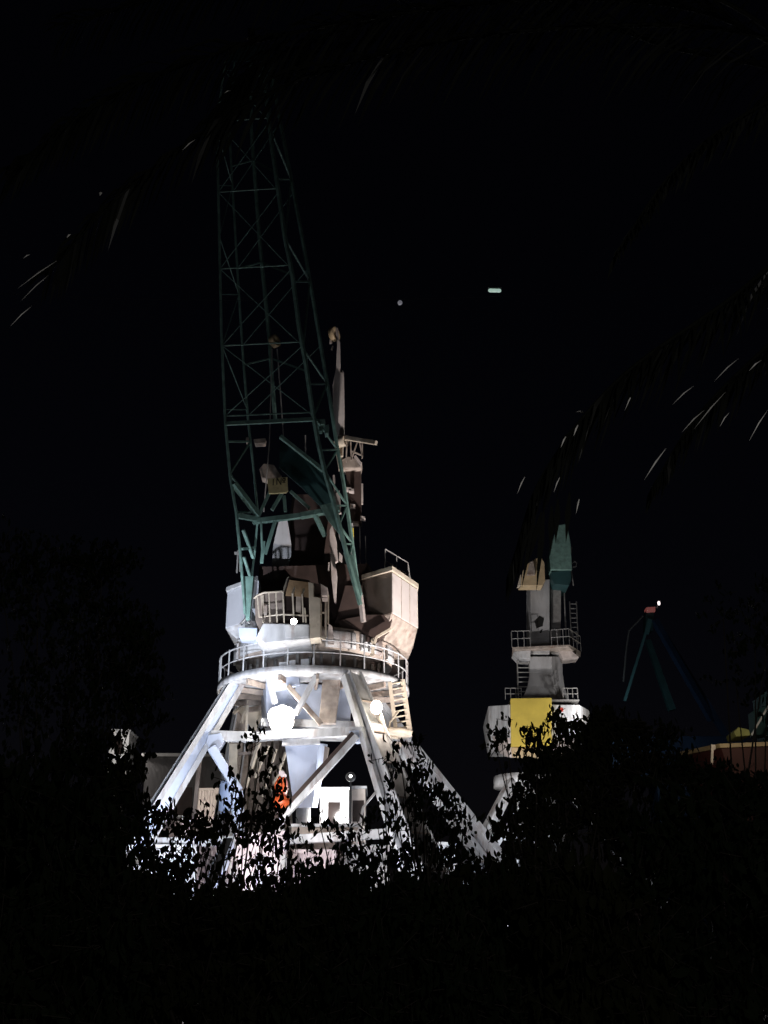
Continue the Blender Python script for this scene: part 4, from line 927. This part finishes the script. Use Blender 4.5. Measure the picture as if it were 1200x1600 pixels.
def blades(fo, lst, w=.009, Y=3.9):  # pale leaflets that paint the light streaks onto the palm
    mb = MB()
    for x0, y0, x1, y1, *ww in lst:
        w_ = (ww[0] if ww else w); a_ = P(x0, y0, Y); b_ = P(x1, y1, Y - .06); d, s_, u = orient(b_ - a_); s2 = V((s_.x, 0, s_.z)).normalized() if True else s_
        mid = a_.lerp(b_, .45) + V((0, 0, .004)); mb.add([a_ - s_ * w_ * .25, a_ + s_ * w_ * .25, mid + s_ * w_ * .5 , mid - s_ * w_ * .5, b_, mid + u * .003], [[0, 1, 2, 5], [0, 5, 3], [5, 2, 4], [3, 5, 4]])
    mb.each('glint_leaflet', M['painted_glint'], fo)
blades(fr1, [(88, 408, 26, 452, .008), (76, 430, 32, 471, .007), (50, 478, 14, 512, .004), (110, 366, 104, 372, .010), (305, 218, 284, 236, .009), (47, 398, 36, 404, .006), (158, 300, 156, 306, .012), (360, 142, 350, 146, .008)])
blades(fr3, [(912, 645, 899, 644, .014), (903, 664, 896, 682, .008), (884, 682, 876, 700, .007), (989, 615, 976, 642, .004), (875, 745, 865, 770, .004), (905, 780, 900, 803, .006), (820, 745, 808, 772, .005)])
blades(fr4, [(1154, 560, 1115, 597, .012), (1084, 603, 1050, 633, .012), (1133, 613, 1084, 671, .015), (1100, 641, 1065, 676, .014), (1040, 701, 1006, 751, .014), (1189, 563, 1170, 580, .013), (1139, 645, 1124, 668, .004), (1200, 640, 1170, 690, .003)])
# a few long leaflets hang low across the head of the crane with the yellow panel
mb = MB()
for x0, y0, x1, y1 in ((850, 800, 838, 925), (838, 790, 815, 920), (862, 790, 860, 868), (872, 780, 868, 850), (846, 800, 826, 880), (832, 780, 811, 895), (890, 770, 884, 850)):
    a_ = P(x0, y0, 3.95); b_ = P(x1, y1, 3.9); mid = a_.lerp(b_, .4); mb.add([a_ - V((.003, 0, 0)), a_ + V((.003, 0, 0)), mid + V((.012, 0, 0)), mid - V((.012, 0, 0)), b_], [[0, 1, 2, 3], [3, 2, 4]])
mb.build('hanging_leaflet', M['frond'], fr3)

# ================================================================== lights
def point(loc, w, c=(1, 1, 1), r=.2):
    d = bpy.data.lights.new('lamp_or_fill', 'POINT'); d.energy = w; d.color = c; d.shadow_soft_size = r
    o = bpy.data.objects.new('lamp_or_fill', d); col.objects.link(o); o.location = loc; return o
def spot(loc, to, w, c=(1, 1, 1), ang=80, r=.25, blend=.6):
    d = bpy.data.lights.new('flood_beam', 'SPOT'); d.energy = w; d.color = c; d.shadow_soft_size = r; d.spot_size = radians(ang); d.spot_blend = blend
    o = bpy.data.objects.new('flood_beam', d); col.objects.link(o); o.location = loc
    o.rotation_euler = (V(to) - V(loc)).to_track_quat('-Z', 'Y').to_euler(); return o
COOL = (.82, .88, 1.0); WARM = (1, .84, .70); PINK = (1, .91, .87)
point(fc + V((0, -.6, 0)), 300, (1, .93, .85), .3)
point(P(372, 1005, 44.4), 75, COOL, .15); point(P(596, 1118, 44.9) + V((.25, -.1, 0)), 90, WARM, .2)  # first is an unseen fill added for the jib's left foot
point(P(459, 971, 44.2), 5, (1, 1, 1), .1)
l1 = P(205, 1345, 42.0); quay_lamp(l1, P(330, 1100, 48), .3, E_small, 'cool floodlight on a post at the left, hidden low behind the bushes', 0)
spot(l1 + V((0, .4, .1)), P(320, 1130, 47), 1500, COOL, 80, blend=.9)
l2 = P(520, 1480, 24); quay_lamp(l2, P(470, 1200, 48), .3, E_small, 'cool floodlight on a post between the bushes and the big crane', 0)
spot(l2 + V((0, .4, .1)), P(460, 1110, 47), 1900, COOL, 28, blend=1)
l5 = P(150, 1560, 28); quay_lamp(l5, P(380, 940, 48), .3, E_small, 'cool floodlight on a post behind the tall left tree', 0)
spot(l5 + V((0, .4, .1)), P(345, 960, 47), 26000, COOL, 22, blend=1)
l3 = P(1020, 1480, 40); quay_lamp(l3, P(560, 900, 48), .3, E_small, 'pinkish floodlight on a post low at the right, between the two near cranes', 0)
spot(l3 + V((0, .4, .1)), P(665, 985, 48), 30000, PINK, 36, blend=1)
point(P(690, 1385, 46.5), 420, COOL, .3); point(P(590, 1330, 41.5), 60, COOL, .2)  # first is an unseen fill added to brighten the front and right legs
# unseen lights added to brighten the cabins and hoppers
point(P(528, 1262, 48.4), 500, (1, .97, .95), .2); point(P(400, 1400, 37), 420, (1, .95, .95), .2); point(P(520, 1400, 38), 350, (1, .95, .95), .2); spot(P(330, 1500, 33), P(360, 1360, 43), 2200, (1, .95, .96), 80); point(P(250, 1335, 44), 300, COOL, .2); point(P(190, 1160, 71), 300, (1, .95, .9), .2)
point(P(330, 1255, 58), 500, (1, .93, .88), .2); point(P(270, 1250, 66), 160, (1, .95, .9), .2)
point(P(440, 1270, 43.5), 160, (1, .97, .95), .2); point(P(600, 1270, 47), 120, COOL, .2)
# crane B
l4 = P(640, 1400, 66); spot(l4, P(850, 1050, 80), 9500, (1, .95, .92), 60); point(P(935, 1112, 77), 420, (1, .97, .95), .2)
point(P(800, 1330, 74), 500, COOL, .2)
# unseen lights added for the ship and far crane
point(P(1150, 1125, 106), 520, (1, .85, .6), .3); point(P(985, 1120, 160), 650, (.7, .9, 1), .3)
# faint street light behind the viewer touching the palm and the crowns
point(V((1.0, .2, 3.2)), 110, (1, .97, .93), .1)

# moonless night sky: very weak
w = bpy.data.worlds.new('World'); sc.world = w; w.use_nodes = True
nt = w.node_tree; bg = nt.nodes['Background']; sky = nt.nodes.new('ShaderNodeTexSky'); sky.sky_type = 'NISHITA'; sky.sun_disc = False
sky.sun_elevation = radians(35); sky.sun_rotation = radians(160)
tm = nt.nodes.new('ShaderNodeMix'); tm.data_type = 'RGBA'; tm.blend_type = 'MULTIPLY'; tm.inputs[0].default_value = 1; tm.inputs[7].default_value = (1.25, .85, .95, 1); nt.links.new(sky.outputs['Color'], tm.inputs[6]); nt.links.new(tm.outputs[2], bg.inputs['Color']); bg.inputs['Strength'].default_value = .00045
sd = bpy.data.lights.new('moon', 'SUN'); sd.energy = .0015; sd.angle = radians(.5); sd.color = (.8, .88, 1)
so = bpy.data.objects.new('moon', sd); col.objects.link(so); so.rotation_euler = (radians(55), 0, radians(20))

sc.view_settings.view_transform = 'Standard'; sc.view_settings.look = 'None'; sc.view_settings.exposure = 0; sc.view_settings.gamma = 1
sc.cycles.max_bounces = 3; sc.cycles.diffuse_bounces = 2; sc.cycles.glossy_bounces = 2; sc.cycles.transmission_bounces = 1
sc.cycles.use_denoising = True
sc.cycles.sample_clamp_indirect = 4
for o in bpy.data.objects:
    if '_org' in o: del o['_org']
